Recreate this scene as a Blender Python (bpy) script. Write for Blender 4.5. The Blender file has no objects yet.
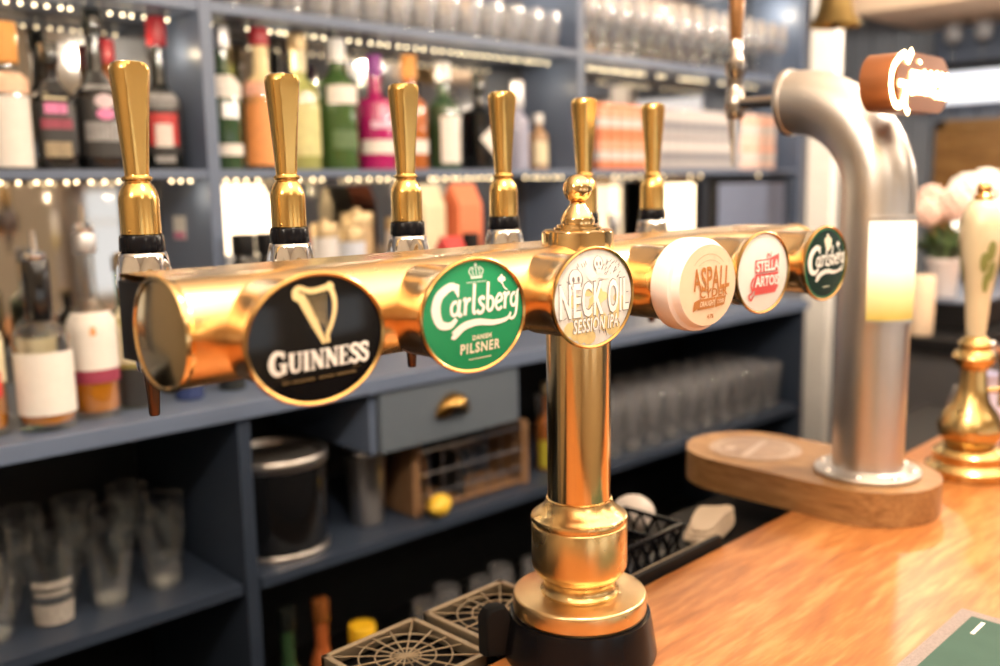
import bpy, bmesh, math, random
from mathutils import Vector, Matrix
random.seed(7)
PI = math.pi
sc = bpy.context.scene
COL = sc.collection
S, CO = math.sin, math.cos

# ------------------------------------------------------------------ camera
cam_d = bpy.data.cameras.new('camera')
cam_d.sensor_width = 36.0
cam_d.lens = 34.44
cam_d.clip_start = 0.05
cam_d.dof.use_dof = True
cam_d.dof.focus_distance = 0.90
cam_d.dof.aperture_fstop = 2.7
cam_d.dof.aperture_blades = 0
cam = bpy.data.objects.new('camera', cam_d)
COL.objects.link(cam)
YAW, PITCH, ROLL = 0.7858, 0.1528, -0.0179
_r = Vector((CO(YAW), -S(YAW), 0))
_f = Vector((S(YAW)*CO(PITCH), CO(YAW)*CO(PITCH), -S(PITCH)))
_u = _r.cross(_f)
_r2 = _r*CO(ROLL) + _u*S(ROLL)
_u2 = _u*CO(ROLL) - _r*S(ROLL)
M = Matrix((_r2, _u2, -_f)).transposed().to_4x4()
M.translation = Vector((0, 0, 1.6))
cam.matrix_world = M
sc.camera = cam

# ------------------------------------------------------------------ world, lights, exposure
sc.view_settings.view_transform = 'Standard'
sc.view_settings.look = 'None'
sc.view_settings.gamma = 1.0
sc.view_settings.use_curve_mapping = False
sc.view_settings.exposure = 0.6
try:
    sc.cycles.use_denoising = True
    sc.cycles.max_bounces = 10
    sc.cycles.diffuse_bounces = 4
    sc.cycles.glossy_bounces = 5
    sc.cycles.transmission_bounces = 6
    sc.cycles.transparent_max_bounces = 24
    sc.cycles.sample_clamp_indirect = 6.0
    sc.cycles.caustics_reflective = False
    sc.cycles.caustics_refractive = False
except Exception:
    pass
W = bpy.data.worlds.new('World')
sc.world = W
W.use_nodes = True
W.node_tree.nodes['Background'].inputs[0].default_value = (0.86, 0.93, 1.0, 1)
W.node_tree.nodes['Background'].inputs[1].default_value = 0.6

def area(name, loc, target, sx, sy, power, col, spread=PI):
    d = bpy.data.lights.new(name, 'AREA')
    d.shape = 'RECTANGLE'; d.size = sx; d.size_y = sy
    d.energy = power; d.color = col
    d.spread = spread
    o = bpy.data.objects.new(name, d); COL.objects.link(o)
    o.location = loc
    o.rotation_euler = (Vector(target)-Vector(loc)).to_track_quat('-Z', 'Y').to_euler()
    return o

def point(name, loc, power, col, r=0.06):
    d = bpy.data.lights.new(name, 'POINT')
    d.energy = power; d.color = col; d.shadow_soft_size = r
    o = bpy.data.objects.new(name, d); COL.objects.link(o)
    o.location = loc
    return o

WARM = (1.0, 0.87, 0.71)
# daylight through the three front windows
for wx in (-0.9, 1.3, 3.5):
    area('window_daylight', (wx, -3.12, 1.22), (wx, 0, 1.22), 1.35, 0.8, 2.2, (1.0, 0.94, 0.86))
# added point lights without fixtures, brightening bar, ceiling, front room and right end
for lx, ly, lz, p in ((-0.6, 0.42, 2.2, 14), (0.55, 0.40, 2.2, 19), (1.75, 0.42, 2.2, 21), (2.95, 0.45, 2.2, 20), (3.2, 1.25, 2.15, 9), (0.3, -0.9, 2.3, 7), (2.1, -0.9, 2.3, 7), (4.0, 0.1, 2.0, 13)):
    point('added_room_fill', (lx, ly, lz), p, WARM, .035)

# added area lights facing up, brightening the ceiling that the brass reflects
for ux in (-0.3, 1.2, 2.7):
    area('added_ceiling_fill', (ux, -0.35, 2.05), (ux, -0.30, 2.7), 1.1, .16, 22, (1.0, .90, .78))

# ------------------------------------------------------------------ materials
MATS = {}
def mat(name, col, rough=0.5, metal=0.0, emit=None, estr=0.0, noise=None, bump=0.0, bscale=60, coat=0.0, rvar=0.0, spec=0.5):
    if name in MATS: return MATS[name]
    m = bpy.data.materials.new(name); m.use_nodes = True
    nt = m.node_tree; b = nt.nodes['Principled BSDF']
    b.inputs['Base Color'].default_value = (*col, 1)
    b.inputs['Roughness'].default_value = rough
    b.inputs['Metallic'].default_value = metal
    b.inputs['Coat Weight'].default_value = coat
    b.inputs['Specular IOR Level'].default_value = spec
    if emit:
        b.inputs['Emission Color'].default_value = (*emit, 1)
        b.inputs['Emission Strength'].default_value = estr
    tc = nt.nodes.new('ShaderNodeTexCoord')
    if noise is None: noise = (25, 0.06)
    nz = nt.nodes.new('ShaderNodeTexNoise'); nz.inputs['Scale'].default_value = noise[0]; nz.inputs['Detail'].default_value = 3
    nt.links.new(tc.outputs['Object'], nz.inputs['Vector'])
    mx = nt.nodes.new('ShaderNodeMix'); mx.data_type = 'RGBA'
    k = noise[1]
    mx.inputs[6].default_value = (*[max(0, c*(1-k)) for c in col], 1)
    mx.inputs[7].default_value = (*[min(1, c*(1+k)) for c in col], 1)
    nt.links.new(nz.outputs['Fac'], mx.inputs[0])
    nt.links.new(mx.outputs[2], b.inputs['Base Color'])
    if rvar:
        mr = nt.nodes.new('ShaderNodeMapRange')
        mr.inputs[3].default_value = max(0.02, rough-rvar); mr.inputs[4].default_value = rough+rvar
        n2 = nt.nodes.new('ShaderNodeTexNoise'); n2.inputs['Scale'].default_value = noise[0]*0.6; n2.inputs['Detail'].default_value = 4
        nt.links.new(tc.outputs['Object'], n2.inputs['Vector'])
        nt.links.new(n2.outputs['Fac'], mr.inputs[0]); nt.links.new(mr.outputs[0], b.inputs['Roughness'])
    if bump:
        bp = nt.nodes.new('ShaderNodeBump'); bp.inputs['Strength'].default_value = bump; bp.inputs['Distance'].default_value = 0.002
        n3 = nt.nodes.new('ShaderNodeTexNoise'); n3.inputs['Scale'].default_value = bscale; n3.inputs['Detail'].default_value = 3
        nt.links.new(tc.outputs['Object'], n3.inputs['Vector'])
        nt.links.new(n3.outputs['Fac'], bp.inputs['Height']); nt.links.new(bp.outputs[0], b.inputs['Normal'])
    MATS[name] = m
    return m

def glass(name, tint=(1, 1, 1), gloss=0.04, refl=1.0):
    """thin drinking / bottle glass: tinted see-through plus a fresnel sheen"""
    if name in MATS: return MATS[name]
    m = bpy.data.materials.new(name); m.use_nodes = True
    nt = m.node_tree; nt.nodes.clear()
    out = nt.nodes.new('ShaderNodeOutputMaterial')
    tr = nt.nodes.new('ShaderNodeBsdfTransparent'); tr.inputs[0].default_value = (*tint, 1)
    gl = nt.nodes.new('ShaderNodeBsdfGlossy'); gl.inputs['Roughness'].default_value = gloss
    gl.inputs[0].default_value = (1, 1, 1, 1)
    lw = nt.nodes.new('ShaderNodeLayerWeight'); lw.inputs[0].default_value = 0.28
    mp = nt.nodes.new('ShaderNodeMath'); mp.operation = 'MULTIPLY_ADD'; mp.inputs[1].default_value = 0.75*refl; mp.inputs[2].default_value = 0.05
    nt.links.new(lw.outputs['Facing'], mp.inputs[0])
    mx = nt.nodes.new('ShaderNodeMixShader')
    nt.links.new(mp.outputs[0], mx.inputs[0]); nt.links.new(tr.outputs[0], mx.inputs[1]); nt.links.new(gl.outputs[0], mx.inputs[2])
    nt.links.new(mx.outputs[0], out.inputs[0])
    MATS[name] = m
    return m

def wood(name, c1, c2, c3, rough=0.35, axis=0, scale=1.0, coat=0.0):
    """long-grained timber, grain along local axis"""
    m = bpy.data.materials.new(name); m.use_nodes = True
    nt = m.node_tree; b = nt.nodes['Principled BSDF']
    tc = nt.nodes.new('ShaderNodeTexCoord'); mp = nt.nodes.new('ShaderNodeMapping')
    sca = [14*scale]*3; sca[axis] = 2.0*scale
    mp.inputs['Scale'].default_value = sca
    nt.links.new(tc.outputs['Object'], mp.inputs[0])
    n1 = nt.nodes.new('ShaderNodeTexNoise'); n1.inputs['Scale'].default_value = 1.6; n1.inputs['Detail'].default_value = 6; n1.inputs['Distortion'].default_value = 1.2
    n2 = nt.nodes.new('ShaderNodeTexNoise'); n2.inputs['Scale'].default_value = 9; n2.inputs['Detail'].default_value = 5
    nt.links.new(mp.outputs[0], n1.inputs[0]); nt.links.new(mp.outputs[0], n2.inputs[0])
    mm = nt.nodes.new('ShaderNodeMix'); mm.data_type = 'FLOAT'; mm.inputs[0].default_value = 0.45
    nt.links.new(n1.outputs['Fac'], mm.inputs[2]); nt.links.new(n2.outputs['Fac'], mm.inputs[3])
    cr = nt.nodes.new('ShaderNodeValToRGB')
    e = cr.color_ramp.elements
    e[0].position = 0.36; e[0].color = (*c1, 1); e[1].position = 0.62; e[1].color = (*c3, 1)
    k = e.new(0.5); k.color = (*c2, 1)
    nt.links.new(mm.outputs[0], cr.inputs[0]); nt.links.new(cr.outputs[0], b.inputs['Base Color'])
    b.inputs['Roughness'].default_value = rough
    b.inputs['Coat Weight'].default_value = coat; b.inputs['Coat Roughness'].default_value = 0.32
    bp = nt.nodes.new('ShaderNodeBump'); bp.inputs['Strength'].default_value = 0.12; bp.inputs['Distance'].default_value = 0.001
    nt.links.new(n2.outputs['Fac'], bp.inputs['Height']); nt.links.new(bp.outputs[0], b.inputs['Normal'])
    return m

BRASS = mat('brass_satin', (0.78, 0.545, 0.29), 0.26, 1.0, noise=(40, 0.05), rvar=0.05, bump=0.02, bscale=180)
BRASS_P = mat('brass_polished', (0.80, 0.56, 0.27), 0.14, 1.0, noise=(30, 0.04), rvar=0.03)
BRASS_H = mat('brass_handle', (0.72, 0.47, 0.16), 0.22, 1.0, noise=(50, 0.06), rvar=0.05, bump=0.02, bscale=200)
BRASS_R = mat('brass_rough', (0.76, 0.53, 0.27), 0.30, 1.0, noise=(60, 0.06), rvar=0.06, bump=0.03, bscale=220)
BRASS_U = mat('brass_turned', (0.76, 0.53, 0.24), 0.28, 1.0, noise=(30, 0.05), rvar=0.05)
CHROME = mat('chrome', (0.86, 0.86, 0.88), 0.06, 1.0)
STEEL = mat('brushed_steel', (0.60, 0.57, 0.55), 0.36, 1.0, noise=(30, 0.05), rvar=0.06)
BLACK = mat('black_plastic', (0.005, 0.005, 0.007), 0.22, noise=(40, 0.2), spec=.17)
BLACKM = mat('black_matt', (0.008, 0.008, 0.009), 0.5, spec=.15)
BRONZE = mat('dark_bronze', (0.10, 0.05, 0.03), 0.2, 0.8)
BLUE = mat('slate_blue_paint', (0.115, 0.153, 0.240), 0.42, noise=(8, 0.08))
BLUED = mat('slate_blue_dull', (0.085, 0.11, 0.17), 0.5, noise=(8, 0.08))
BLUE_SHADED = mat('blue_paint_shaded', (0.030, 0.043, 0.072), 0.4, noise=(8, 0.08))  # blue darkened to navy, shade of the low cabinets put in the colour
DARKIN = mat('cabinet_inside_shade', (0.010, 0.011, 0.013), 0.6, noise=(6, 0.2))  # near black, the recess shade is painted into the colour
MIRROR = mat('mirror_glass', (0.46, 0.44, 0.42), 0.05, 1.0, noise=(3, 0.02))
WHITE = mat('white_print', (0.86, 0.85, 0.83), 0.5)
GLASS = glass('clear_glass', (0.97, 0.98, 0.98))
GLASSD = glass('clear_glass_sheen', (0.93, 0.95, 0.95), 0.06, 1.25)
LED = mat('led_bulb', (1, 0.9, 0.7), 0.4, emit=(1.0, 0.80, 0.50), estr=5.5)
LEDW = mat('led_bulb_dim', (1, 0.9, 0.7), 0.4, emit=(1.0, 0.74, 0.42), estr=4.5)
CABLE = mat('clear_cable', (0.10, 0.09, 0.07), 0.3)
COUNTER = wood('counter_oak', (0.29, 0.098, 0.022), (0.42, 0.152, 0.037), (0.55, 0.245, 0.080), 0.38, 0, 1.0, 0.25)
BOARDW = wood('board_ash', (0.21, 0.10, 0.035), (0.31, 0.16, 0.06), (0.39, 0.22, 0.09), 0.42, 1, 1.6)

# ------------------------------------------------------------------ mesh helpers
def new_bm(): return bmesh.new()

def obj(name, bm, m, parent=None, smooth=True, angle=40, loc=None):
    me = bpy.data.meshes.new(name)
    bmesh.ops.recalc_face_normals(bm, faces=bm.faces)
    bm.to_mesh(me); bm.free()
    if isinstance(m, (list, tuple)):
        for q in m: me.materials.append(q)
    else: me.materials.append(m)
    if smooth:
        me.polygons.foreach_set('use_smooth', [True]*len(me.polygons))
        try: me.set_sharp_from_angle(angle=math.radians(angle))
        except Exception: pass
    o = bpy.data.objects.new(name, me); COL.objects.link(o)
    if parent: o.parent = parent
    if loc: o.location = loc
    return o

def tag(o, label, cat, group=None, kind=None):
    o['label'] = label; o['category'] = cat
    if group: o['group'] = group
    if kind: o['kind'] = kind
    return o

def thing(name, label, cat, loc=(0, 0, 0), rz=0, group=None):
    o = bpy.data.objects.new(name, None); COL.objects.link(o)
    o.empty_display_size = 0.05
    o.location = loc; o.rotation_euler = (0, 0, rz)
    return tag(o, label, cat, group)

def kids(o): return [c for c in bpy.data.objects if c.parent == o]

def dup(root, loc, rz=0, label=None, group=None, scale=None):
    r = root.copy(); COL.objects.link(r); r.location = loc; r.rotation_euler = (0, 0, rz)
    if label: r['label'] = label
    if group: r['group'] = group
    if scale: r.scale = scale
    for ch in list(root.children):
        c = ch.copy(); COL.objects.link(c); c.parent = r
        for g in ch.children:
            d = g.copy(); COL.objects.link(d); d.parent = c
    return r

def struct(o, name=None, label=None, cat=None):
    o['kind'] = 'structure'
    if label: o['label'] = label; o['category'] = cat or 'room'
    return o

def box(bm, c0, c1, bev=0.0, mi=0):
    x0, y0, z0 = c0; x1, y1, z1 = c1
    r = bmesh.ops.create_cube(bm, size=1.0)
    vs = r['verts']
    for v in vs:
        v.co = Vector(((x0+x1)/2+v.co.x*(x1-x0), (y0+y1)/2+v.co.y*(y1-y0), (z0+z1)/2+v.co.z*(z1-z0)))
    fs = list({f for v in vs for f in v.link_faces})
    for f in fs: f.material_index = mi
    if bev > 0:
        es = list({e for v in vs for e in v.link_edges})
        bmesh.ops.bevel(bm, geom=es, offset=bev, segments=2, affect='EDGES', profile=0.6)
    return bm

AX = {'Z': lambda r, a, z: (r*CO(a), r*S(a), z), 'Y': lambda r, a, z: (r*CO(a), z, r*S(a)), 'X': lambda r, a, z: (z, r*CO(a), r*S(a))}
def lathe(bm, prof, segs=32, c=(0, 0, 0), axis='Z', cap=True, sx=1.0, sq=None, arc=None, mi=0, mod=None):
    """prof: list of (r, h); sx stretches the first coordinate; sq: superellipse exponent"""
    f = AX[axis]; c = Vector(c); rings = []
    full = arc is None
    a0, a1 = arc if arc else (0, 2*PI)
    n = segs if full else segs+1
    for r, h in prof:
        ring = []
        if r < 1e-6:
            ring = [bm.verts.new(Vector(f(0, 0, h))+c)]
        else:
            for i in range(n):
                a = a0+(a1-a0)*i/segs
                rr = r
                if sq:
                    rr = r/((abs(CO(a))**sq+abs(S(a))**sq)**(1/sq))
                if mod: rr = mod(rr, a, h)
                p = Vector(f(rr, a, h)); p.x *= sx
                ring.append(bm.verts.new(p+c))
        rings.append(ring)
    for A, B in zip(rings, rings[1:]):
        m = max(len(A), len(B))
        cnt = m if full else m-1
        for i in range(cnt):
            j = (i+1) % m
            q = [A[i % len(A)], A[j % len(A)], B[j % len(B)], B[i % len(B)]]
            u = []
            for v in q:
                if v not in u: u.append(v)
            if len(u) >= 3:
                try: bm.faces.new(u).material_index = mi
                except ValueError: pass
    if cap and full:
        for R in (rings[0], rings[-1]):
            if len(R) > 2:
                try: bm.faces.new(R).material_index = mi
                except ValueError: pass
    return bm

def tube(bm, pts, r, segs=12, cap=True, mi=0):
    pts = [Vector(p) for p in pts]
    rs = r if isinstance(r, (list, tuple)) else [r]*len(pts)
    rings = []; prev = None
    for i, p in enumerate(pts):
        t = (pts[min(i+1, len(pts)-1)]-pts[max(i-1, 0)]).normalized()
        if prev is None:
            n = t.orthogonal().normalized()
        else:
            n = (prev - t*prev.dot(t)).normalized()
        prev = n; b = t.cross(n)
        rings.append([bm.verts.new(p+(n*CO(2*PI*k/segs)+b*S(2*PI*k/segs))*rs[i]) for k in range(segs)])
    for A, B in zip(rings, rings[1:]):
        for k in range(segs):
            bm.faces.new((A[k], A[(k+1) % segs], B[(k+1) % segs], B[k])).material_index = mi
    if cap:
        bm.faces.new(rings[0]).material_index = mi; bm.faces.new(rings[-1]).material_index = mi
    return bm

def prism(bm, poly, z0, z1, bev=0.0, T=None, mi=0):
    """poly of (x,y) extruded z0..z1, T maps local vectors"""
    T = T or (lambda v: v)
    a = [bm.verts.new(T(Vector((x, y, z0)))) for x, y in poly]
    b = [bm.verts.new(T(Vector((x, y, z1)))) for x, y in poly]
    n = len(poly); fs = []
    for i in range(n):
        fs.append(bm.faces.new((a[i], a[(i+1) % n], b[(i+1) % n], b[i])))
    fa = bm.faces.new(a); fb = bm.faces.new(b)
    for f in fs+[fa, fb]: f.material_index = mi
    if bev:
        bmesh.ops.bevel(bm, geom=list(fa.edges)+list(fb.edges), offset=bev, segments=3, affect='EDGES', profile=0.5)
    return bm

def ball(bm, c, r, seg=20, sc_=(1, 1, 1), mi=0):
    rr = bmesh.ops.create_uvsphere(bm, u_segments=seg, v_segments=max(6, seg//2), radius=r)
    for v in rr['verts']:
        v.co = Vector((v.co.x*sc_[0]+c[0], v.co.y*sc_[1]+c[1], v.co.z*sc_[2]+c[2]))
    for f in {f for v in rr['verts'] for f in v.link_faces}: f.material_index = mi
    return bm

# ---- flat lettering: ribbons and font outlines laid on a surface through a map T(u, v, n)
def spline(pts, n=8):
    P = [Vector((*p, 0)) for p in pts]; out = []
    for i in range(len(P)-1):
        p0 = P[max(i-1, 0)]; p1 = P[i]; p2 = P[i+1]; p3 = P[min(i+2, len(P)-1)]
        for k in range(n):
            t = k/n
            out.append(0.5*((2*p1)+(p2-p0)*t+(2*p0-5*p1+4*p2-p3)*t*t+(3*p1-p0-3*p2+p3)*t**3))
    out.append(P[-1]); return out

def ribbon(bm, pts, w, T, n=0.0, smooth=True, mi=0):
    """flat stroke; w a number or (start, middle, end)"""
    Q = spline(pts) if smooth and len(pts) > 2 else [Vector((*p, 0)) for p in pts]
    N = len(Q); L = []; R = []
    for i, p in enumerate(Q):
        t = Q[min(i+1, N-1)]-Q[max(i-1, 0)]
        if t.length < 1e-9: t = Vector((1, 0, 0))
        t.normalize(); nn = Vector((-t.y, t.x, 0))
        s = i/(N-1)
        if isinstance(w, (tuple, list)):
            ww = w[0]+(w[1]-w[0])*s*2 if s < .5 else w[1]+(w[2]-w[1])*(s*2-1)
        else: ww = w
        L.append(bm.verts.new(T(p.x+nn.x*ww/2, p.y+nn.y*ww/2, n))); R.append(bm.verts.new(T(p.x-nn.x*ww/2, p.y-nn.y*ww/2, n)))
    for i in range(N-1):
        bm.faces.new((L[i], L[i+1], R[i+1], R[i])).material_index = mi

def poly(bm, pts, T, n=0.0, mi=0):
    bm.faces.new([bm.verts.new(T(x, y, n)) for x, y in pts]).material_index = mi

def disc(bm, c, rx, ry, T, n=0.0, seg=20, mi=0, rings=1):
    c0 = bm.verts.new(T(c[0], c[1], n)); prev = None
    for q in range(1, rings+1):
        k = q/rings
        R = [bm.verts.new(T(c[0]+rx*k*CO(2*PI*i/seg), c[1]+ry*k*S(2*PI*i/seg), n)) for i in range(seg)]
        for i in range(seg):
            j = (i+1) % seg
            f = bm.faces.new((c0, R[i], R[j])) if prev is None else bm.faces.new((prev[i], R[i], R[j], prev[j]))
            f.material_index = mi
        prev = R

def text(bm, s, size, T, c=(0, 0), sx=1.0, bold=0.0, shear=0.0, n=0.0, spacing=1.0, warp=None, mi=0):
    cu = bpy.data.curves.new('t', 'FONT'); cu.body = s; cu.size = size; cu.offset = bold; cu.shear = shear
    cu.align_x = 'CENTER'; cu.align_y = 'CENTER'; cu.space_character = spacing; cu.resolution_u = 3
    o = bpy.data.objects.new('t', cu); COL.objects.link(o)
    dg = bpy.context.evaluated_depsgraph_get()
    me = bpy.data.meshes.new_from_object(o.evaluated_get(dg))
    bpy.data.objects.remove(o); bpy.data.curves.remove(cu)
    vs = []
    for v in me.vertices:
        x, y = v.co.x*sx, v.co.y
        if warp: x, y = warp(x, y)
        vs.append(bm.verts.new(T(x+c[0], y+c[1], n)))
    for p in me.polygons:
        try: bm.faces.new([vs[i] for i in p.vertices]).material_index = mi
        except ValueError: pass
    bpy.data.meshes.remove(me)

# slab-serif capitals, unit height: (points, width, smooth)
def _arc(cx, cy, rx, ry, a0, a1, n=9):
    return [(cx+rx*CO(math.radians(a0+(a1-a0)*i/n)), cy+ry*S(math.radians(a0+(a1-a0)*i/n))) for i in range(n+1)]
SERIF = {
 'G': ([(_arc(.44, .5, .33, .43, 48, 318), (.12, .27, .12), 1), ([(.70, .06), (.70, .46)], .22, 0), ([(.48, .45), (.90, .45)], .08, 0), ([(.68, .68), (.68, .96)], .10, 0)], .92),
 'U': ([([(.2, .95), (.2, .34)], .24, 0), ([(.2, .36), (.25, .12), (.45, .055), (.64, .12), (.70, .36)], (.22, .13, .12), 1), ([(.70, .34), (.70, .95)], .12, 0), ([(.0, .955), (.41, .955)], .08, 0), ([(.54, .955), (.86, .955)], .08, 0)], .88),
 'I': ([([(.22, .05), (.22, .95)], .25, 0), ([(.02, .955), (.42, .955)], .08, 0), ([(.02, .04), (.42, .04)], .08, 0)], .47),
 'N': ([([(.16, .05), (.16, .95)], .11, 0), ([(.17, .93), (.74, .07)], .27, 0), ([(.76, .02), (.76, .95)], .11, 0), ([(.0, .955), (.3, .955)], .08, 0), ([(.0, .04), (.32, .04)], .08, 0), ([(.60, .955), (.92, .955)], .08, 0)], .94),
 'E': ([([(.2, .05), (.2, .95)], .25, 0), ([(.02, .955), (.70, .955)], .08, 0), ([(.2, .51), (.52, .51)], .08, 0), ([(.02, .04), (.72, .04)], .08, 0), ([(.67, .72), (.67, .99)], .08, 0), ([(.69, .0), (.69, .28)], .08, 0), ([(.52, .38), (.52, .64)], .07, 0)], .78),
 'S': ([([(.60, .76), (.50, .92), (.33, .95), (.15, .86), (.13, .70), (.32, .55), (.52, .42), (.58, .25), (.47, .08), (.30, .045), (.12, .16), (.07, .28)], (.14, .26, .14), 1), ([(.62, .68), (.62, .98)], .08, 0), ([(.06, .02), (.06, .32)], .08, 0)], .68),
}
def serif(bm, word, h, T, c, n=0.0, first=1.0, sx=1.0):
    wid = sum(SERIF[ch][1]*(first if i == 0 else 1) for i, ch in enumerate(word))*h*sx
    x = c[0]-wid/2
    for i, ch in enumerate(word):
        k = first if i == 0 else 1.0
        st, w = SERIF[ch]
        for j, (pts, ww, sm) in enumerate(st):
            wk = tuple(q*h*k for q in ww) if isinstance(ww, tuple) else ww*h*k
            ribbon(bm, [(x+px*h*k*sx, c[1]-h/2-(k-1)*h*.25+py*h*k) for px, py in pts], wk, T, n+j*2e-5, bool(sm))
        x += w*h*k*sx

# brush-script lower case, unit x-height
SCR = {
 'a': ([(_arc(.36, .48, .27, .40, 60, 400, 12), .22), ([(.68, 1.0), (.66, .2), (.76, .03), (.92, .12)], .24)], .93),
 'r': ([([(.05, .85), (.2, .95), (.22, .5), (.22, -.02)], .25), ([(.24, .55), (.42, .92), (.62, .90)], (.14, .2, .28))], .66),
 'l': ([([(.22, 1.85), (.20, .9), (.22, .15), (.42, .05)], .25)], .46),
 's': ([([(.62, .80), (.42, .95), (.18, .80), (.32, .55), (.56, .35), (.48, .05), (.2, .0), (.04, .18)], .23)], .68),
 'b': ([([(.20, 1.85), (.19, .9), (.22, .1)], .25), (_arc(.42, .46, .27, .42, 150, -170, 12), .22)], .80),
 'e': ([([(.14, .46), (.62, .60), (.56, .90), (.34, .95), (.12, .62), (.18, .18), (.42, .0), (.68, .16)], .21)], .72),
 'g': ([(_arc(.36, .48, .26, .40, 60, 400, 12), .22), ([(.68, 1.0), (.68, .1), (.60, -.52), (.32, -.74), (.0, -.62)], (.24, .24, .18)), ([(.66, .95), (.84, 1.12)], .16)], .85),
 'u': ([([(.14, .95), (.14, .3), (.28, .02), (.48, .1), (.60, .4)], .22), ([(.62, .95), (.60, .2), (.76, .02)], .23)], .82),
 'i': ([([(.18, .95), (.18, .2), (.34, .03)], .23), ([(.18, 1.28), (.22, 1.40)], .24)], .42),
 'n': ([([(.14, .95), (.16, .0)], .23), ([(.18, .55), (.38, .92), (.56, .82), (.58, .2), (.74, .03)], .22)], .80),
}
def script(bm, word, h, T, x0, y0, n=0.0, sx=1.0, slope=0.0, shear=0.12):
    x = x0
    for ch in word:
        st, w = SCR[ch]
        for j, (pts, ww) in enumerate(st):
            wk = tuple(q*h for q in ww) if isinstance(ww, tuple) else ww*h
            ribbon(bm, [(x+(px+py*shear)*h*sx, y0+(x-x0)*slope+py*h) for px, py in pts], wk, T, n+j*2e-5, True)
        x += w*h*sx
    return x

# ------------------------------------------------------------------ room shell
CREAM = mat('cream_plaster', (0.74, 0.64, 0.50), 0.85, noise=(4, 0.05))
CEIL = mat('ceiling_paint', (0.82, 0.70, 0.56), 0.9, noise=(3, 0.03))
FLOORM = wood('floor_boards', (0.05, 0.03, 0.02), (0.08, 0.05, 0.03), (0.12, 0.075, 0.045), 0.5, 0, 0.8)
FRAMEW = mat('window_paint', (0.75, 0.72, 0.66), 0.5)
b = box(new_bm(), (-2.6, -3.3, -0.1), (5.0, 2.5, 0.0)); struct(obj('floor', b, FLOORM))
b = box(new_bm(), (-2.6, -3.3, 2.7), (5.0, 2.5, 2.8)); struct(obj('ceiling', b, CEIL))
b = box(new_bm(), (-2.6, 2.32, 0.0), (5.0, 2.42, 2.7)); struct(obj('wall_back', b, mat('back_wall_paint', (0.30, 0.31, 0.34), 0.8)))
b = box(new_bm(), (-2.6, -3.3, 0.0), (-2.5, 2.32, 2.7)); struct(obj('wall_left', b, CREAM))
b = box(new_bm(), (4.72, -3.3, 0.0), (4.82, 2.32, 2.7)); struct(obj('wall_right', b, mat('right_wall_paint', (0.20, 0.22, 0.27), 0.7, noise=(5, 0.1))))
# front wall with three window openings
b = new_bm()
xs = [-2.5, -1.6, -0.2, 0.6, 2.0, 2.8, 4.2, 4.72]
box(b, (-2.5, -3.3, 0), (4.72, -3.2, 0.78)); box(b, (-2.5, -3.3, 1.66), (4.72, -3.2, 2.7))
for i in range(0, 8, 2): box(b, (xs[i], -3.3, 0.78), (xs[i+1], -3.2, 1.66))
struct(obj('wall_front', b, CREAM, smooth=False))
for k in range(3):
    x0, x1 = xs[1+2*k], xs[2+2*k]
    b = new_bm()
    for p, q in (((x0, 0.78), (x0+.05, 1.66)), ((x1-.05, 0.78), (x1, 1.66)), ((x0, 0.78), (x1, 0.83)), ((x0, 1.61), (x1, 1.66)), (((x0+x1)/2-.02, .78), ((x0+x1)/2+.02, 1.66)), ((x0, 1.36), (x1, 1.39))):
        box(b, (p[0], -3.27, p[1]), (q[0], -3.22, q[1]))
    struct(obj('window_%d' % (k+1), b, FRAMEW, smooth=False))

# ------------------------------------------------------------------ bar counter
t = thing('bar_counter', 'orange brown oak bar counter running under the brass beer font', 'bar counter', (0, 0, 0))
b = box(new_bm(), (-1.4, 0.06, 1.055), (4.05, 0.683, 1.10), 0.006); obj('worktop', b, COUNTER, t)
b = new_bm()
box(b, (-1.38, 0.18, 0.0), (4.0, 0.62, 1.055))
for k in range(9): box(b, (-1.3+k*.6, 0.165, 0.12), (-1.3+k*.6+.46, 0.18, 0.95), 0.004)
obj('front_panel', b, BLUED, t, smooth=False)
b = new_bm()
box(b, (-1.4, 0.686, 1.03), (2.3, 0.86, 1.0655)); box(b, (-1.4, 0.846, 0.92), (2.3, 0.86, 1.03))
tag(obj('service_ledge', b, mat('dark_ledge', (0.008, 0.008, 0.009), 0.5, spec=.15), None, smooth=False), 'dark ledge behind the oak bar carrying the web grille trays', 'ledge')

# ------------------------------------------------------------------ the brass beer font
XK = [0.3728+0.15*k for k in range(6)]
XC, Y0, ZA = 0.7478, 0.633, 1.5013
font = thing('beer_font', 'tall T shaped polished brass beer font with six taps on the oak bar', 'beer font', (XC, Y0, 1.10))
def F(x, y, z): return (x-XC, y-Y0, z-1.10)
# pedestal
b = lathe(new_bm(), [(.070, .0), (.0822, .0), (.0828, .003), (.0818, .010), (.0765, .043), (.0755, .047), (.060, .047)], 72); obj('plinth', b, BLACK, font)
b = lathe(new_bm(), [(.05, .047), (.0700, .047), (.0712, .0485), (.0718, .051), (.0718, .0655), (.0708, .068), (.0690, .0690), (.02, .0692)], 72); obj('base_disc', b, BRASS_R, font)
b = lathe(new_bm(), [(.030, .069), (.0415, .069), (.0420, .0715), (.0405, .0735), (.0385, .076), (.0385, .082), (.0395, .0835), (.0395, .086), (.0445, .089), (.0450, .091), (.0480, .0940), (.0505, .0985), (.0510, .103), (.0510, .1445), (.0500, .1465), (.0490, .1470), (.0490, .1485), (.0510, .1490), (.0516, .1515), (.0508, .1540), (.0480, .1552), (.0470, .157), (.0425, .160), (.0385, .164), (.0355, .1685), (.0345, .1715), (.0350, .1725), (.0330, .174)], 72)
obj('urn', b, BRASS_U, font)
b = lathe(new_bm(), [(.0334, .172), (.0334, .37), (.0334, .455)], 64); obj('column', b, BRASS_P, font)
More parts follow.
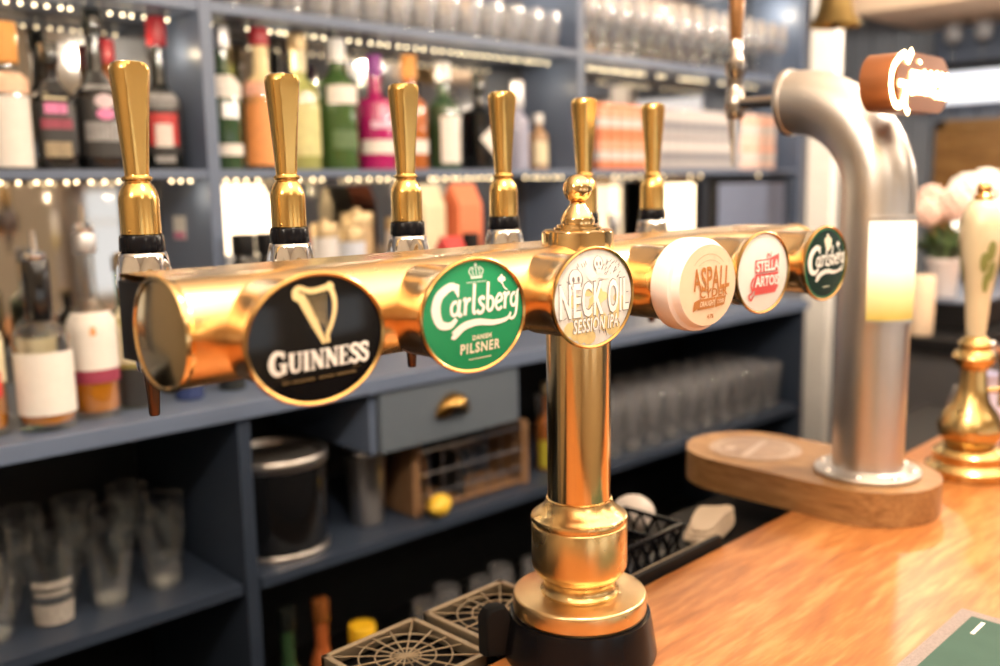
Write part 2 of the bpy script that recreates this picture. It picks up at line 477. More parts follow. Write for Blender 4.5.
b = lathe(new_bm(), [(.030, .425), (.0368, .425), (.0368, .4515), (.0362, .4535), (.0350, .4542), (.0245, .4545), (.0243, .4570), (.0215, .4573), (.0212, .4598), (.0172, .4604), (.0174, .4640), (.0165, .4675), (.0130, .4735), (.0098, .4775), (.0080, .4805), (.0084, .482)], 56); obj('cap', b, BRASS_P, font)
b = ball(new_bm(), (0, 0, .4955), .0148, 36); obj('finial', b, BRASS_P, font)
# cross bar: round in front, flat cover running back over the tap housing
b = new_bm()
pr = [(0.066, ZA-1.10+.0395), (0.0, ZA-1.10+.0400)]
pr += [(-.040*S(a), ZA-1.10+.040*CO(a)) for a in [PI*i/40 for i in range(1, 41)]]
pr += [(0.030, ZA-1.10-.0262), (0.030, ZA-1.10+.034), (0.066, ZA-1.10+.0365)]
XL, XR = 0.302, 1.194
A = [b.verts.new(F(XL, Y0+y, 1.10+z)) for y, z in pr]; B_ = [b.verts.new(F(XR, Y0+y, 1.10+z)) for y, z in pr]
for i in range(len(pr)):
    j = (i+1) % len(pr); b.faces.new((A[i], A[j], B_[j], B_[i]))
obj('cross_bar', b, BRASS, font, angle=30)
for sgn, xx in ((-1, XL), (1, XR)):
    b = lathe(new_bm(), [(.0395, .004*-sgn), (.0412, 0.0), (.0416, .0022*sgn), (.0408, .0042*sgn), (.0385, .0048*sgn), (.0370, .0036*sgn), (.0300, .0052*sgn), (.0160, .0066*sgn), (0, .0072*sgn)], 64, F(xx, Y0, ZA), 'X', cap=False)
    e = obj('end_cap', b, BRASS_P, font)
b = box(new_bm(), F(0.2995, Y0+.024, 1.4765), F(1.1965, Y0+.0665, 1.5362), .002); obj('tap_housing', b, BLACKM, font)
# rounded black clamp behind the plinth
b = prism(new_bm(), [(-.012, 0), (.026, 0), (.026, .034), (.024, .047), (.017, .056), (.006, .056), (-.006, .052), (-.012, .042)], 0, .018, .003, T=lambda v: Vector((-.072+v.x*.6-v.z*.2, .072-v.x*.5-v.z, v.y)))
obj('clamp', b, BLACKM, font)

# one tap, then five copies
def facet(r, a, h):
    p = r*S(a); lim = .0098
    return r if abs(p) <= lim else r
def make_tap(x):
    zt = -1.10
    b = new_bm()
    X, Y = x-XC, .812-Y0
    tube(b, [(X, .06, .405), (X, Y-.012, .405)], .0105, 20)
    lathe(b, [(0, .343), (.011, .343), (.0125, .348), (.0125, .385), (.0150, .390), (.0165, .405), (.0160, .420), (.0185, .4255), (.0175, .428)], 28, (X, Y, 0))
    tap = obj('tap', b, CHROME, font); tap['label'] = 'tap with brass handle and chrome body'
    b = lathe(new_bm(), [(.012, .404), (.0215, .405), (.0226, .410), (.0229, .420), (.0226, .428), (.0220, .435), (.0212, .441), (.0206, .4445), (.0200, .4475), (.0165, .4490)], 48, (X, Y, 0), mod=lambda r, a, h: r*(1+.05*S(8*a)*S((h-.405)/.042*PI) if .405 < h < .447 else 1))
    obj('bonnet', b, CHROME, tap, angle=80)
    b = lathe(new_bm(), [(.015, .4488), (.0190, .4492), (.0192, .4500), (.0186, .4618), (.0178, .4632), (.014, .4634)], 40, (X, Y, 0)); obj('collar', b, BLACK, tap)
    # handle: turned ferrule and a flared grip with two flat facets
    b = new_bm()
    lathe(b, [(.012, .4630), (.0164, .4632), (.0169, .4642), (.0169, .4930), (.0165, .4965), (.0150, .5010), (.0130, .5050), (.0112, .5072), (.0104, .5084), (.0104, .5092), (.0118, .5096), (.0127, .5108), (.0127, .5122), (.0118, .5134), (.0104, .5138), (.0102, .5146)], 40, (X, Y, 0))
    pf = [(.0100, .5144), (.0104, .5180)]+[(.0104+.0062*(i/14)**1.15, .518+.083*i/14) for i in range(1, 15)]+[(.0167, .6020), (.0165, .6042), (.0156, .6066), (.0140, .6083), (.0110, .6095), (.006, .6102), (0.0, .6104)]
    def cut(v):
        y = v.y-Y; lim = .0097+.0036*max(0, min(1, (v.z-.518)/.083))
        if y > lim: v.y = Y+lim
        if y < -lim: v.y = Y-lim
    n0 = len(b.verts); lathe(b, pf, 96, (X, Y, 0)); b.verts.ensure_lookup_table()
    for v in b.verts[n0:]: cut(v.co)
    ball(b, (X-.0145, Y-.0088, .4668), .0014, 8)
    obj('tap_handle', b, BRASS_H, tap, angle=22)
    b = lathe(new_bm(), [(0, .302), (.0042, .302), (.0048, .304), (.0056, .318), (.0076, .344), (.0080, .352), (.006, .353)], 24, (X, Y, 0)); obj('spout', b, BRONZE, tap)
    return tap
for x in XK: make_tap(x)

# badges: oval lenses on stub barrels
RA, RB = .0583, .0468          # half width, half height of the bezel
YF, ZB = .5505, 1.4980
GREEN = mat('badge_green', (0.02, 0.27, 0.115), 0.22, coat=0.15, spec=.3)
DKGREEN = mat('badge_dark_green', (0.012, 0.035, 0.026), 0.2, coat=0.15, spec=.3)
RIMGREEN = mat('badge_rim_green', (0.03, 0.16, 0.08), 0.25, coat=0.5)
BEZEL = mat('bezel_brass', (0.50, 0.31, 0.11), 0.24, 1.0, noise=(30, .06))
BLACKG = mat('badge_black', (0.004, 0.004, 0.005), 0.12, spec=.30)
PALE = mat('badge_pale', (0.76, 0.77, 0.77), 0.3, noise=(55, 0.3), spec=.3)
CREAMP = mat('badge_cream', (0.86, 0.66, 0.48), 0.35, coat=0.3, noise=(10, .03))
WHITEG = mat('badge_white', (0.88, 0.86, 0.84), 0.25, coat=0.5)
GOLDP = mat('gold_print', (0.78, 0.60, 0.30), 0.4, noise=(40, .15))
CREAML = mat('cream_print', (0.80, 0.76, 0.62), 0.5)
REDP = mat('red_print', (0.72, 0.10, 0.10), 0.45)
BROWNP = mat('brown_print', (0.50, 0.20, 0.05), 0.45)
GREYP = mat('grey_print', (0.20, 0.19, 0.20), 0.5)
YELP = mat('yellow_print', (0.80, 0.58, 0.16), 0.5)
SAG = .0030
def make_badge(k, face_mat, label, ring=True, cover=False):
    x = XK[k]-XC; y = YF-Y0; z = ZB-1.10
    b = new_bm()
    n = 72
    # stub barrel swelling from the bar to the bezel
    prof = [(.0455, .0385, .060), (.0458, .0387, .030), (.0468, .0393, .018), (.0500, .0414, .009), (.0545, .0445, .004), (.0572, .0460, .0022), (.0583, .0468, .0004), (.0581, .0466, -.0014), (.0568, .0454, -.0022), (.0549, .0437, -.0010)]
    rings = []; bez = prof[5:]; prof = prof[:6]
    for a_, c_, h in prof:
        rings.append([b.verts.new((x+a_*CO(2*PI*i/n), y+h, z+c_*S(2*PI*i/n))) for i in range(n)])
    for P, Q in zip(rings, rings[1:]):
        for i in range(n): b.faces.new((P[i], P[(i+1) % n], Q[(i+1) % n], Q[i]))
    bd = obj('badge', b, BRASS, font); bd['label'] = label
    b = new_bm()
    rings = [[b.verts.new((x+a_*CO(2*PI*i/n), y+h, z+c_*S(2*PI*i/n))) for i in range(n)] for a_, c_, h in bez]
    for P, Q in zip(rings, rings[1:]):
        for i in range(n): b.faces.new((P[i], P[(i+1) % n], Q[(i+1) % n], Q[i]))
    obj('bezel', b, BEZEL, bd)
    ra, rb, off, sag = RA*.945, RB*.938, 0.0, SAG
    if cover:
        b = new_bm()
        pc = [(1.0, .004), (1.0, .003), (1.012, -.002), (1.012, -.0125), (1.0, -.0155), (.94, -.0170), (.92, -.0180), (.895, -.0235), (.87, -.0247)]
        rings = [[b.verts.new((x+RA*q*CO(2*PI*i/n), y+h, z+RB*q*S(2*PI*i/n))) for i in range(n)] for q, h in pc]
        for P, Q in zip(rings, rings[1:]):
            for i in range(n): b.faces.new((P[i], P[(i+1) % n], Q[(i+1) % n], Q[i]))
        obj('badge_cover', b, mat('cover_plastic', (0.86, 0.72, 0.66), 0.3, coat=.3), bd)
        ra, rb, off, sag = RA*.872, RB*.872, -.0245, .0008
    def T(u, v, nn=0.0):
        d = 1-(u/ra)**2-(v/rb)**2
        return Vector((x+u, y+off-sag*max(0, d)-nn, z+v))
    b = new_bm(); disc(b, (0, 0), ra, rb, T, 0, 72, rings=10)
    obj('badge_face', b, face_mat, bd, angle=80)
    return bd, T
O = .0004
# 1 black badge, gold harp, white serif word
bd, T = make_badge(0, BLACKG, 'black oval badge with a gold harp')
b = new_bm(); serif(b, 'GUINNESS', .0138, T, (.001, -.0138), O, 1.22, 0.92); obj('lettering', b, WHITE, bd, False)
b = new_bm()
hp = lambda px, py: ((px-320)/544*.109, (321-(py+.0*(px-320)))/518*.0877)
hp2 = lambda L: [(hp(px, py+.15*(px-320))) for px, py in L]
ribbon(b, hp2([(250, 148), (285, 225), (315, 290), (336, 338)]), (.0066, .0056, .0028), T, O)          # sound box
ribbon(b, hp2([(240, 165), (228, 140), (250, 118), (290, 128), (335, 118), (378, 100)]), (.0022, .0036, .0038), T, O+2e-5)   # neck
ribbon(b, hp2([(372, 98), (388, 150), (385, 205), (366, 265), (350, 300), (352, 335)]), (.0044, .0033, .0030), T, O+4e-5)   # fore pillar
disc(b, hp2([(375, 105)])[0], .0032, .0032, T, O+6e-5); disc(b, hp2([(238, 150)])[0], .0034, .0034, T, O+6e-5)
for q in range(6): ribbon(b, hp2([(278+q*15, 150-q*4), (306+q*8, 240+q*7)]), .00035, T, O+1e-5, False)
obj('emblem', b, GOLDP, bd, False)
b = new_bm()
for q in range(34):
    if q in (3, 14, 15, 23): continue
    uu = -.030+q*.0018; ribbon(b, [(uu, -.0278), (uu+.0004, -.0262)], .0010, T, O, False)
ribbon(b, [(-.034, -.0235), (.034, -.0235)], .0003, T, O, False)
obj('small_print', b, mat('dull_gold_print', (.22, .15, .06), .5), bd, False)

def brewery_script(bm, T, k=1.0, oy=0.0):
    h = .0128*k
    # big open C
    ribbon(bm, [(-.0190*k, .0185*k+oy), (-.0270*k, .0205*k+oy), (-.0385*k, .0140*k+oy), (-.0425*k, .0030*k+oy), (-.0385*k, -.0075*k+oy), (-.0290*k, -.0095*k+oy), (-.0225*k, -.0050*k+oy)], (.0050*k, .0088*k, .0035*k), T, O)
    poly(bm, [(-.0195*k, .0110*k+oy), (-.0180*k, .0215*k+oy), (-.0245*k, .0230*k+oy), (-.0232*k, .0165*k+oy)], T, O+3e-5)
    x = script(bm, 'arlsberg', h, T, -.0295*k, -.0030*k+oy, O+1e-5, 1.07, 0.02)
    # swoosh under the word
    ribbon(bm, [(-.0255*k, -.0180*k+oy), (-.0150*k, -.0118*k+oy), (0.0, -.0098*k+oy), (.0180*k, -.0120*k+oy), (.0340*k, -.0108*k+oy), (.0395*k, -.0060*k+oy)], (.0072*k, .0050*k, .0022*k), T, O+6e-5)
    poly(bm, [(-.0285*k, -.0200*k+oy), (-.0245*k, -.0215*k+oy), (-.0210*k, -.0150*k+oy), (-.0245*k, -.0140*k+oy)], T, O+7e-5)
    # hop leaves
    for du, dv in ((0, 0), (.003, .0016), (-.0026, .0018), (.0004, .0036)):
        disc(bm, (.0295*k+du*k, .0205*k+dv*k+oy), .0019*k, .0021*k, T, O, 8)
    ribbon(bm, [(.0300*k, .0190*k+oy), (.0325*k, .0150*k+oy), (.0360*k, .0130*k+oy)], .0012*k, T, O)

def crown(bm, T, c, s):
    cx, cy = c
    poly(bm, [(cx-.006*s, cy-.003*s), (cx+.006*s, cy-.003*s), (cx+.0065*s, cy-.0012*s), (cx-.0065*s, cy-.0012*s)], T, O)
    for q in (-1, -.5, 0, .5, 1):
        ribbon(bm, [(cx+q*.005*s, cy-.001*s), (cx+q*.0078*s, cy+.003*s), (cx+q*.004*s, cy+.0062*s)], .0011*s, T, O+2e-5)
    disc(bm, (cx, cy+.0078*s), .0016*s, .0016*s, T, O+4e-5, 10)
# 2 green badge
bd, T = make_badge(1, GREEN, 'green oval badge with white script')
b = new_bm(); brewery_script(b, T, 1.0, .0045); obj('lettering', b, WHITE, bd, False)
b = new_bm(); text(b, 'PILSNER', .0112, T, (.0035, -.0262), .96, .00035, n=O, spacing=1.18); text(b, 'DANISH', .0054, T, (.005, -.0178), 1.0, .0002, n=O, spacing=1.15)
for q in range(14): ribbon(b, [(-.0085+q*.0018, -.0350), (-.0085+q*.0018+.0011, -.0350)], .0012, T, O, False)
obj('small_print', b, CREAML, bd, False)
b = new_bm(); crown(b, T, (.001, .0325), 1.0)
for q in range(12): ribbon(b, [(-.010+q*.0018, .0268), (-.010+q*.0018+.0011, .0268)], .0010, T, O, False)
obj('emblem', b, mat('silver_print', (0.60, 0.72, 0.66), 0.4), bd, False)
# 3 pale comic badge
bd, T = make_badge(2, PALE, 'pale oval badge with comic skull drawing')
b = new_bm()
random.seed(3)
for q in range(34):       # soft yellow clouds of colour on the ground
    a = random.uniform(0, 2*PI); r = math.sqrt(random.random())
    u, v = .042*r*CO(a), -.014+.024*r*S(a)
    disc(b, (u, v), random.uniform(.005, .010), random.uniform(.004, .007), T, .00015+q*3e-6, 9)
obj('colour_wash', b, mat('wash_yellow', (0.80, 0.67, 0.33), 0.4, noise=(90, .25)), bd, False)
b = new_bm()
for cx, cy, r in ((-.028, .019, .0085), (.004, .031, .0065)):
    disc(b, (cx, cy), r*.95, r, T, O+8e-5, 18); poly(b, [(cx-r*.6, cy-r*.6), (cx+r*.6, cy-r*.6), (cx+r*.5, cy-r*1.35), (cx-r*.5, cy-r*1.35)], T, O+8e-5)
ribbon(b, [(.004, .020), (-.006, .017), (-.012, .022)], .0035, T, O+8e-5); ribbon(b, [(.004, .020), (.016, .018), (.022, .026)], .0035, T, O+8e-5)
obj('emblem', b, WHITEG, bd, False)
b = new_bm()
for cx, cy, r in ((-.028, .019, .0085), (.004, .031, .0065)):
    disc(b, (cx, cy-r*.1), r*1.12, r*1.15, T, O+2e-5, 18)
    for e in (-.35, .42): disc(b, (cx+e*r, cy-.05*r), r*.20, r*.32, T, O+1.2e-4, 10)
    ribbon(b, [(cx-.1*r, cy-.7*r), (cx+.2*r, cy-.72*r)], r*.12, T, O+1.2e-4, False)
for q in range(26):
    a = random.uniform(0, 2*PI); r = .8+.16*random.random(); u, v = RA*.9*r*CO(a), RB*.9*r*S(a)
    ribbon(b, [(u, v), (u-.004*CO(a), v-.004*S(a))], .0007, T, O, False)
for q in range(40):
    u = .010+.026*random.random(); v = .016+.016*random.random()
    if (u/RA)**2+(v/RB)**2 < .7: ribbon(b, [(u, v), (u+.003, v+.002)], .0006, T, O, False)
text(b, 'NECK OIL', .0415, T, (.000, -.002), .505, .0019, n=O+2e-4, spacing=1.08)
text(b, 'SESSION IPA', .0175, T, (.001, -.0245), .62, .0009, n=O+2e-4, spacing=1.1)
obj('ink_lines', b, GREYP, bd, False)
b = new_bm()
text(b, 'NECK OIL', .0415, T, (.0003, -.0021), .505, .0011, n=O+2.6e-4, spacing=1.08)
text(b, 'SESSION IPA', .0175, T, (.0013, -.0246), .62, .0004, n=O+2.6e-4, spacing=1.1)
obj('lettering', b, mat('print_bright', (0.95, 0.95, 0.95), 0.5), bd, False)
# 4 cream covered badge
bd, T = make_badge(3, CREAMP, 'cream badge under a thick pale cap cover', cover=True)
b = new_bm()
grow = lambda x, y: (x*(1+.04*y/.01), y*(1.0+.20*CO(x/.036*PI/2)))
text(b, 'ASPALL', .0285, T, (.005, .0050), .70, .0006, n=.0007, spacing=1.02, warp=grow)
text(b, 'CYDER', .0120, T, (.008, -.0085), 1.25, .0004, n=.0007, spacing=1.1)
text(b, '4.7%', .0062, T, (.003, -.0320), 1, .0002, n=.0007)
poly(b, [(-.028, -.0250), (-.0265, -.0150), (-.015, -.0125), (-.016, -.0200)], T, .0006)
poly(b, [(-.021, -.0235), (-.018, -.0130), (.0115, -.0130), (.0095, -.0235)], T, .0007); poly(b, [(.0110, -.0235), (.0130, -.0130), (.0315, -.0130), (.0285, -.0220)], T, .0007)
ribbon(b, _arc(0, .004, .034, .027, 40, 140), .0004, T, .0006); ribbon(b, _arc(0, .002, .030, .023, 50, 130), .0003, T, .0006)
obj('lettering', b, BROWNP, bd, False)
b = new_bm(); text(b, 'DRAUGHT', .0072, T, (-.0035, -.0184), .78, .0002, n=.0011, shear=.2); text(b, 'CYDER', .0055, T, (.0205, -.0180), .74, .0001, n=.0011, shear=.2)
obj('small_print', b, CREAMP, bd, False)
# 5 white badge with red blocks
bd, T = make_badge(4, WHITEG, 'white oval badge with a red block of lettering')
b = new_bm()
poly(b, [(-.0225, .0005), (-.0225, .0150), (.0030, .0150), (.0300, .0200), (.0290, .0005)], T, .0013); poly(b, [(-.0285, -.0190), (-.0225, -.0008), (.0290, -.0008), (.0290, -.0190)], T, .0013)
poly(b, [(-.0225, -.0190), (-.0225, -.0240), (.0230, -.0240), (.0275, -.0190)], T, .0013)
ribbon(b, [(-.026, -.004), (-.031, -.012), (-.027, -.020), (-.033, -.024), (-.029, -.029), (-.024, -.024)], .0022, T, .0013); ribbon(b, [(.001, .015), (.004, .021), (.009, .018), (.012, .023)], .0018, T, .0013)
obj('emblem', b, REDP, bd, False)
b = new_bm(); text(b, 'STELLA', .0160, T, (.0030, .0072), .96, .0005, n=.0018); text(b, 'ARTOIS', .0160, T, (.0030, -.0098), .96, .0005, n=.0018); obj('lettering', b, WHITE, bd, False)
# 6 dark green badge
bd, T = make_badge(5, DKGREEN, 'dark green oval badge with white script')
b = new_bm()
for i in range(64):
    a, c = 2*PI*i/64, 2*PI*(i+1)/64
    b.faces.new([b.verts.new(T(RA*q*CO(w), RB*q*S(w), .0003)) for q, w in ((.87, a), (.95, a), (.95, c), (.87, c))])
obj('badge_border', b, RIMGREEN, bd, False)
b = new_bm(); brewery_script(b, T, 1.0, .0000); obj('lettering', b, WHITE, bd, False)
b = new_bm()
for u, v, r in ((0, .026, .0070), (-.005, .0275, .0045), (.005, .0275, .0045), (-.0035, .0225, .0045), (.0035, .0225, .0045), (0, .0185, .0036), (0, .0335, .0028)): disc(b, (u+.002, v), r, r, T, O+r*.01, 12)
for q in range(10): ribbon(b, [(-.008+q*.0018, -.0290), (-.008+q*.0018+.0011, -.0290)], .0016, T, O, False)
obj('emblem', b, CREAML, bd, False)

# ------------------------------------------------------------------ drip trays with web grilles, behind the counter edge
GRILLE = mat('grille_brass', (0.44, 0.35, 0.24), 0.42, 0.7)
def make_tray(x0, label):
    w = .134; cx, cy = x0+w/2, .780
    t = thing('drip_tray', label, 'drip tray', (cx, cy, 1.066), 0, 'web pattern drip trays')
    b = new_bm(); box(b, (-w/2, -.0655, 0), (w/2, .0655, .003)); box(b, (-w/2, -.0655, .003), (-w/2+.003, .0655, .011)); box(b, (w/2-.003, -.0655, .003), (w/2, .0655, .011)); box(b, (-w/2, -.0655, .003), (w/2, -.0625, .011)); box(b, (-w/2, .0625, .003), (w/2, .0655, .011)); obj('tray_body', b, BLACKM, t, False)
    b = new_bm(); h = .0655; z = .0215
    for s0 in ((-w/2, -h, -w/2+.007, h), (w/2-.007, -h, w/2, h), (-w/2, -h, w/2, -h+.007), (-w/2, h-.007, w/2, h)):
        box(b, (s0[0], s0[1], .010), (s0[2], s0[3], .024), .0008)
    def rad(a): return min((w/2-.006)/max(1e-6, abs(CO(a))), (h-.006)/max(1e-6, abs(S(a))))
    for i in range(16):
        a = 2*PI*i/16; R = rad(a)
        tube(b, [(0, 0, z), (R*CO(a), R*S(a), z)], .00105, 6)
    for rr in (.017, .034, .052):
        tube(b, [(rr*CO(2*PI*i/48), rr*S(2*PI*i/48), z) for i in range(49)], .00105, 6, False)
    obj('grille', b, GRILLE, t, angle=60)
    return t
make_tray(.557, 'drip tray with web grille at the bottom, farther from the plinth')
make_tray(.705, 'drip tray with web grille, right behind the black plinth of the brass column')
# wire caddy on the tray at the right of the column
t = thing('bar_caddy', 'low black openwork bar caddy on a rubber mat behind the bar edge', 'bar caddy', (1.03, .790, 1.066))
b = new_bm(); box(b, (-.075, -.052, .0), (.075, .055, .006), .002)
for s0 in ((-.075, -.052, -.069, .055), (.069, -.052, .075, .055), (-.075, -.052, .075, -.046), (-.075, .049, .075, .055), (-.003, -.05, .003, .05)): box(b, (s0[0], s0[1], .05), (s0[2], s0[3], .056), .001)
for sx_ in (-.072, .072):
    for i in range(5): tube(b, [(sx_, -.05+.025*i, .004), (sx_, -.025+.025*i-.025*(i == 4), .052)], .0022, 6); tube(b, [(sx_, .0+.025*(i-1), .004), (sx_, -.05+.025*i, .052)], .0022, 6)
for sy_ in (-.049, .052):
    for i in range(6): tube(b, [(-.072+.024*i, sy_, .004), (-.048+.024*i, sy_, .052)], .0022, 6); tube(b, [(-.048+.024*i, sy_, .004), (-.072+.024*i, sy_, .052)], .0022, 6)
obj('basket', b, BLACK, t, angle=60)
t = thing('tray_rail', 'long black rail with a beige line along the bar edge, right of the base disc', 'rail', (1.00, .745, 1.066))
b = new_bm(); box(b, (-.145, -.0585, -.0), (.118, -.050, .046), .002); obj('rim', b, BLACKM, t, False)
b = new_bm(); box(b, (-.140, -.050, .030), (.114, -.0445, .0435), .001); obj('border_line', b, GRILLE, t, False)
# white rounded cloth ball and folded cloth
b = new_bm(); ball(b, (0, 0, .03), .034, 24, (1.0, 1.0, .86)); o = obj('melamine_bowl', b, mat('white_china', (0.80, 0.74, 0.72), 0.3)); o.location = (1.145, .86, 1.066); tag(o, 'small white upturned bowl behind the brass column', 'bowl')
b = new_bm()
for i in range(3):
    n0 = len(b.verts); w, h = .055-.004*i, .026-.002*i; q = []
    for a in range(40):
        th = 2*PI*a/40; k = (abs(CO(th))**3.2+abs(S(th))**3.2)**(-1/3.2); q.append((w*k*CO(th)+.004*i, h*k*S(th)))
    prism(b, q, .0085*i, .0085*i+.0080, .003)
for v in b.verts: v.co.z = .001+v.co.z*(1+.25*S(v.co.x*70+1))+max(0, v.co.x+.02)*.16+.0022*S(v.co.y*120+v.co.x*60)*(v.co.z > .003)
o = obj('bar_cloth', b, mat('beige_cloth', (0.60, 0.50, 0.40), 0.9, bump=.3, bscale=300)); o.location = (1.215, .768, 1.0665); o.rotation_euler = (0, 0, .1); tag(o, 'folded beige bar cloth under the end of the rounded wooden board', 'cloth')

# ------------------------------------------------------------------ silver tower on rounded board
TX, TY = 1.411, .612
t = thing('tower_font', 'silver curved pipe beer tower on a rounded wooden board', 'beer tower', (TX, TY, 1.10))
ang = [PI*i/24 for i in range(25)]
pl = [(.107*CO(PI+a), .107*S(PI+a)) for a in ang]+[(.107*CO(a)+.005, .205+.107*S(a)) for a in ang]
b = prism(new_bm(), pl, .0, .052, .006); obj('board', b, BOARDW, t)
b = lathe(new_bm(), [(0, .0520), (.074, .0520), (.076, .0530), (.074, .0535), (0, .0536)], 48, (.003, .195, 0)); obj('plaque', b, mat('etched_plaque', (0.40, 0.27, 0.19), 0.35, 0.3, noise=(60, .35)), t)
b = new_bm()
Tp = lambda u, v, n: Vector((.003+u, .195+v, .0538+n))
for q in (-1, 1):
    ribbon(b, _arc(0, 0, .062, .062, 25*q, 155*q), .003, Tp, 0)
ribbon(b, [(-.055, -.012), (0, .0), (.055, .012)], .012, Tp, 0); disc(b, (-.028, .030), .012, .008, Tp, 1e-4)
obj('plaque_etching', b, mat('etched_light', (0.62, 0.50, 0.42), 0.3, 0.5), t, False)
b = lathe(new_bm(), [(.05, .052), (.0770, .052), (.0785, .0535), (.0785, .058), (.0765, .060), (.0600, .0605), (.056, .064)], 56); obj('flange', b, STEEL, t)
for i in range(8):
    a = 2*PI*(i+.3)/8
    b = ball(new_bm(), (.068*CO(a), .068*S(a), .0605), .0062, 12, (1, 1, .7)); obj('screw', b, CHROME, t)
b = new_bm(); RP = .0525; RB_ = .140
path = [(0, 0, .058), (0, 0, .20), (0, 0, .35), (0, 0, .480)]+[(0, RB_*(1-CO(PI/2*i/14)), .480+RB_*S(PI/2*i/14)) for i in range(1, 15)]+[(0, RB_+.006, .480+RB_)]
tube(b, path, [RP]*4+[RP-.004*i/14 for i in range(1, 15)]+[RP-.004], 44)
obj('pipe', b, STEEL, t)
b = lathe(new_bm(), [(.030, 0), (.0515, 0), (.0520, .003), (.0515, .008), (.045, .009), (.018, .010), (.016, .014), (0, .014)], 40, (0, RB_+.002, .620), 'Y'); obj('pipe_end', b, STEEL, t)
# faucet
YFc = RB_+.105
b = new_bm(); tube(b, [(0, RB_+.005, .625), (0, YFc, .625)], .009, 16)
lathe(b, [(0, .572), (.012, .572), (.0155, .578), (.0155, .612), (.0125, .616), (.0125, .640), (.0165, .646), (.0165, .664), (.011, .670), (.010, .690), (.0085, .70)], 24, (0, YFc, .028)); obj('faucet', b, mat('dark_chrome', (.42, .38, .35), .14, 1.0), t)
b = lathe(new_bm(), [(0, .497), (.0045, .497), (.0065, .52), (.0105, .565), (.011, .575)], 20, (0, YFc, .028)); obj('spout', b, CHROME, t)
b = lathe(new_bm(), [(.007, .695), (.010, .70), (.0125, .76), (.015, .86), (.0155, .92), (.011, .935), (0, .937)], 24, (0, YFc, .028)); obj('tap_handle', b, mat('handle_amber', (0.30, 0.14, 0.05), 0.3, 0.5), t)
# backlit curved panel on the customer side
b = new_bm(); z0, z1 = .297, .440; n = 24
g = [[b.verts.new(((RP+.010+.0015*S(PI*j/10))*CO(-PI/2-.74+(-.5+i/n)*1.18), (RP+.010+.0015*S(PI*j/10))*S(-PI/2-.74+(-.5+i/n)*1.18), z0+(z1-z0)*j/10)) for i in range(n+1)] for j in range(11)]
for j in range(10):
    for i in range(n): b.faces.new((g[j][i], g[j][i+1], g[j+1][i+1], g[j+1][i]))
bmesh.ops.solidify(b, geom=b.faces[:], thickness=.006)
pm = bpy.data.materials.new('backlit_panel'); pm.use_nodes = True
nt = pm.node_tree; pb = nt.nodes['Principled BSDF']; tc = nt.nodes.new('ShaderNodeTexCoord'); sp = nt.nodes.new('ShaderNodeSeparateXYZ'); mr = nt.nodes.new('ShaderNodeMapRange')
mr.inputs[1].default_value = z0; mr.inputs[2].default_value = z1-.03; cr = nt.nodes.new('ShaderNodeValToRGB')
nt.links.new(tc.outputs['Object'], sp.inputs[0]); nt.links.new(sp.outputs[2], mr.inputs[0]); nt.links.new(mr.outputs[0], cr.inputs[0])
el = cr.color_ramp.elements; el[0].color = (.55, .40, .10, 1); el[1].color = (1, .93, .80, 1); el[0].position = .05; el[1].position = .75; k_ = el.new(.35); k_.color = (.80, .66, .34, 1)
nt.links.new(cr.outputs[0], pb.inputs['Emission Color']); nt.links.new(cr.outputs[0], pb.inputs['Base Color']); pb.inputs['Emission Strength'].default_value = .5; pb.inputs['Roughness'].default_value = .3
p = obj('lit_panel', b, pm, t, angle=50); p['label'] = 'glowing cream and gold panel'
for zz in (z0-.006, z1+.002):
    b = lathe(new_bm(), [(RP-.002, zz), (RP+.011, zz), (RP+.011, zz+.005), (RP-.002, zz+.005)], 28, arc=(-PI/2-1.34, -PI/2-.14), cap=False); obj('panel_frame', b, STEEL, t)
# copper sign bar with glowing script on the crown of the bend
SIGN = mat('sign_copper', (0.27, 0.095, 0.035), 0.38, 0.55)
SX, SZ = -.070, .626
pl = [(SX-.050+.0375*CO(PI/2+a), .0375*S(PI/2+a)) for a in [PI*i/20 for i in range(21)]]+[(SX+.052+.0375*CO(-PI/2+a), .0375*S(-PI/2+a)) for a in [PI*i/20 for i in range(21)]]
b = prism(new_bm(), pl, .036, .086, .006, T=lambda v: Vector((v.x, -v.z, SZ+v.y))); sg = obj('sign', b, SIGN, t); sg['label'] = 'copper sign with glowing white script'
b = new_bm()
def Ts(u, v, n=0.0): return Vector((SX-.019+u*1.12, -.0865-n, SZ+v*1.08))
ribbon(b, [(-.034, .022), (-.048, .030), (-.074, .014), (-.080, -.008), (-.068, -.028), (-.048, -.028), (-.038, -.010)], (.008, .0095, .008), Ts, .001)
ribbon(b, [(-.058, -.004), (-.036, -.005)], .008, Ts, .0012, False)
ribbon(b, [(-.038, -.006), (-.038, -.030), (-.028, -.038)], .008, Ts, .0014)
ribbon(b, [(-.038, .022), (-.026, .036)], .010, Ts, .0016)
script(b, 'uinness', .0285, Ts, -.028, -.014, .001, .84, 0.0, .1)
bmesh.ops.solidify(b, geom=b.faces[:], thickness=.002)
obj('neon_lettering', b, mat('neon_white', (1, .9, .75), .4, emit=(1.0, .82, .55), estr=3.2), sg, False)

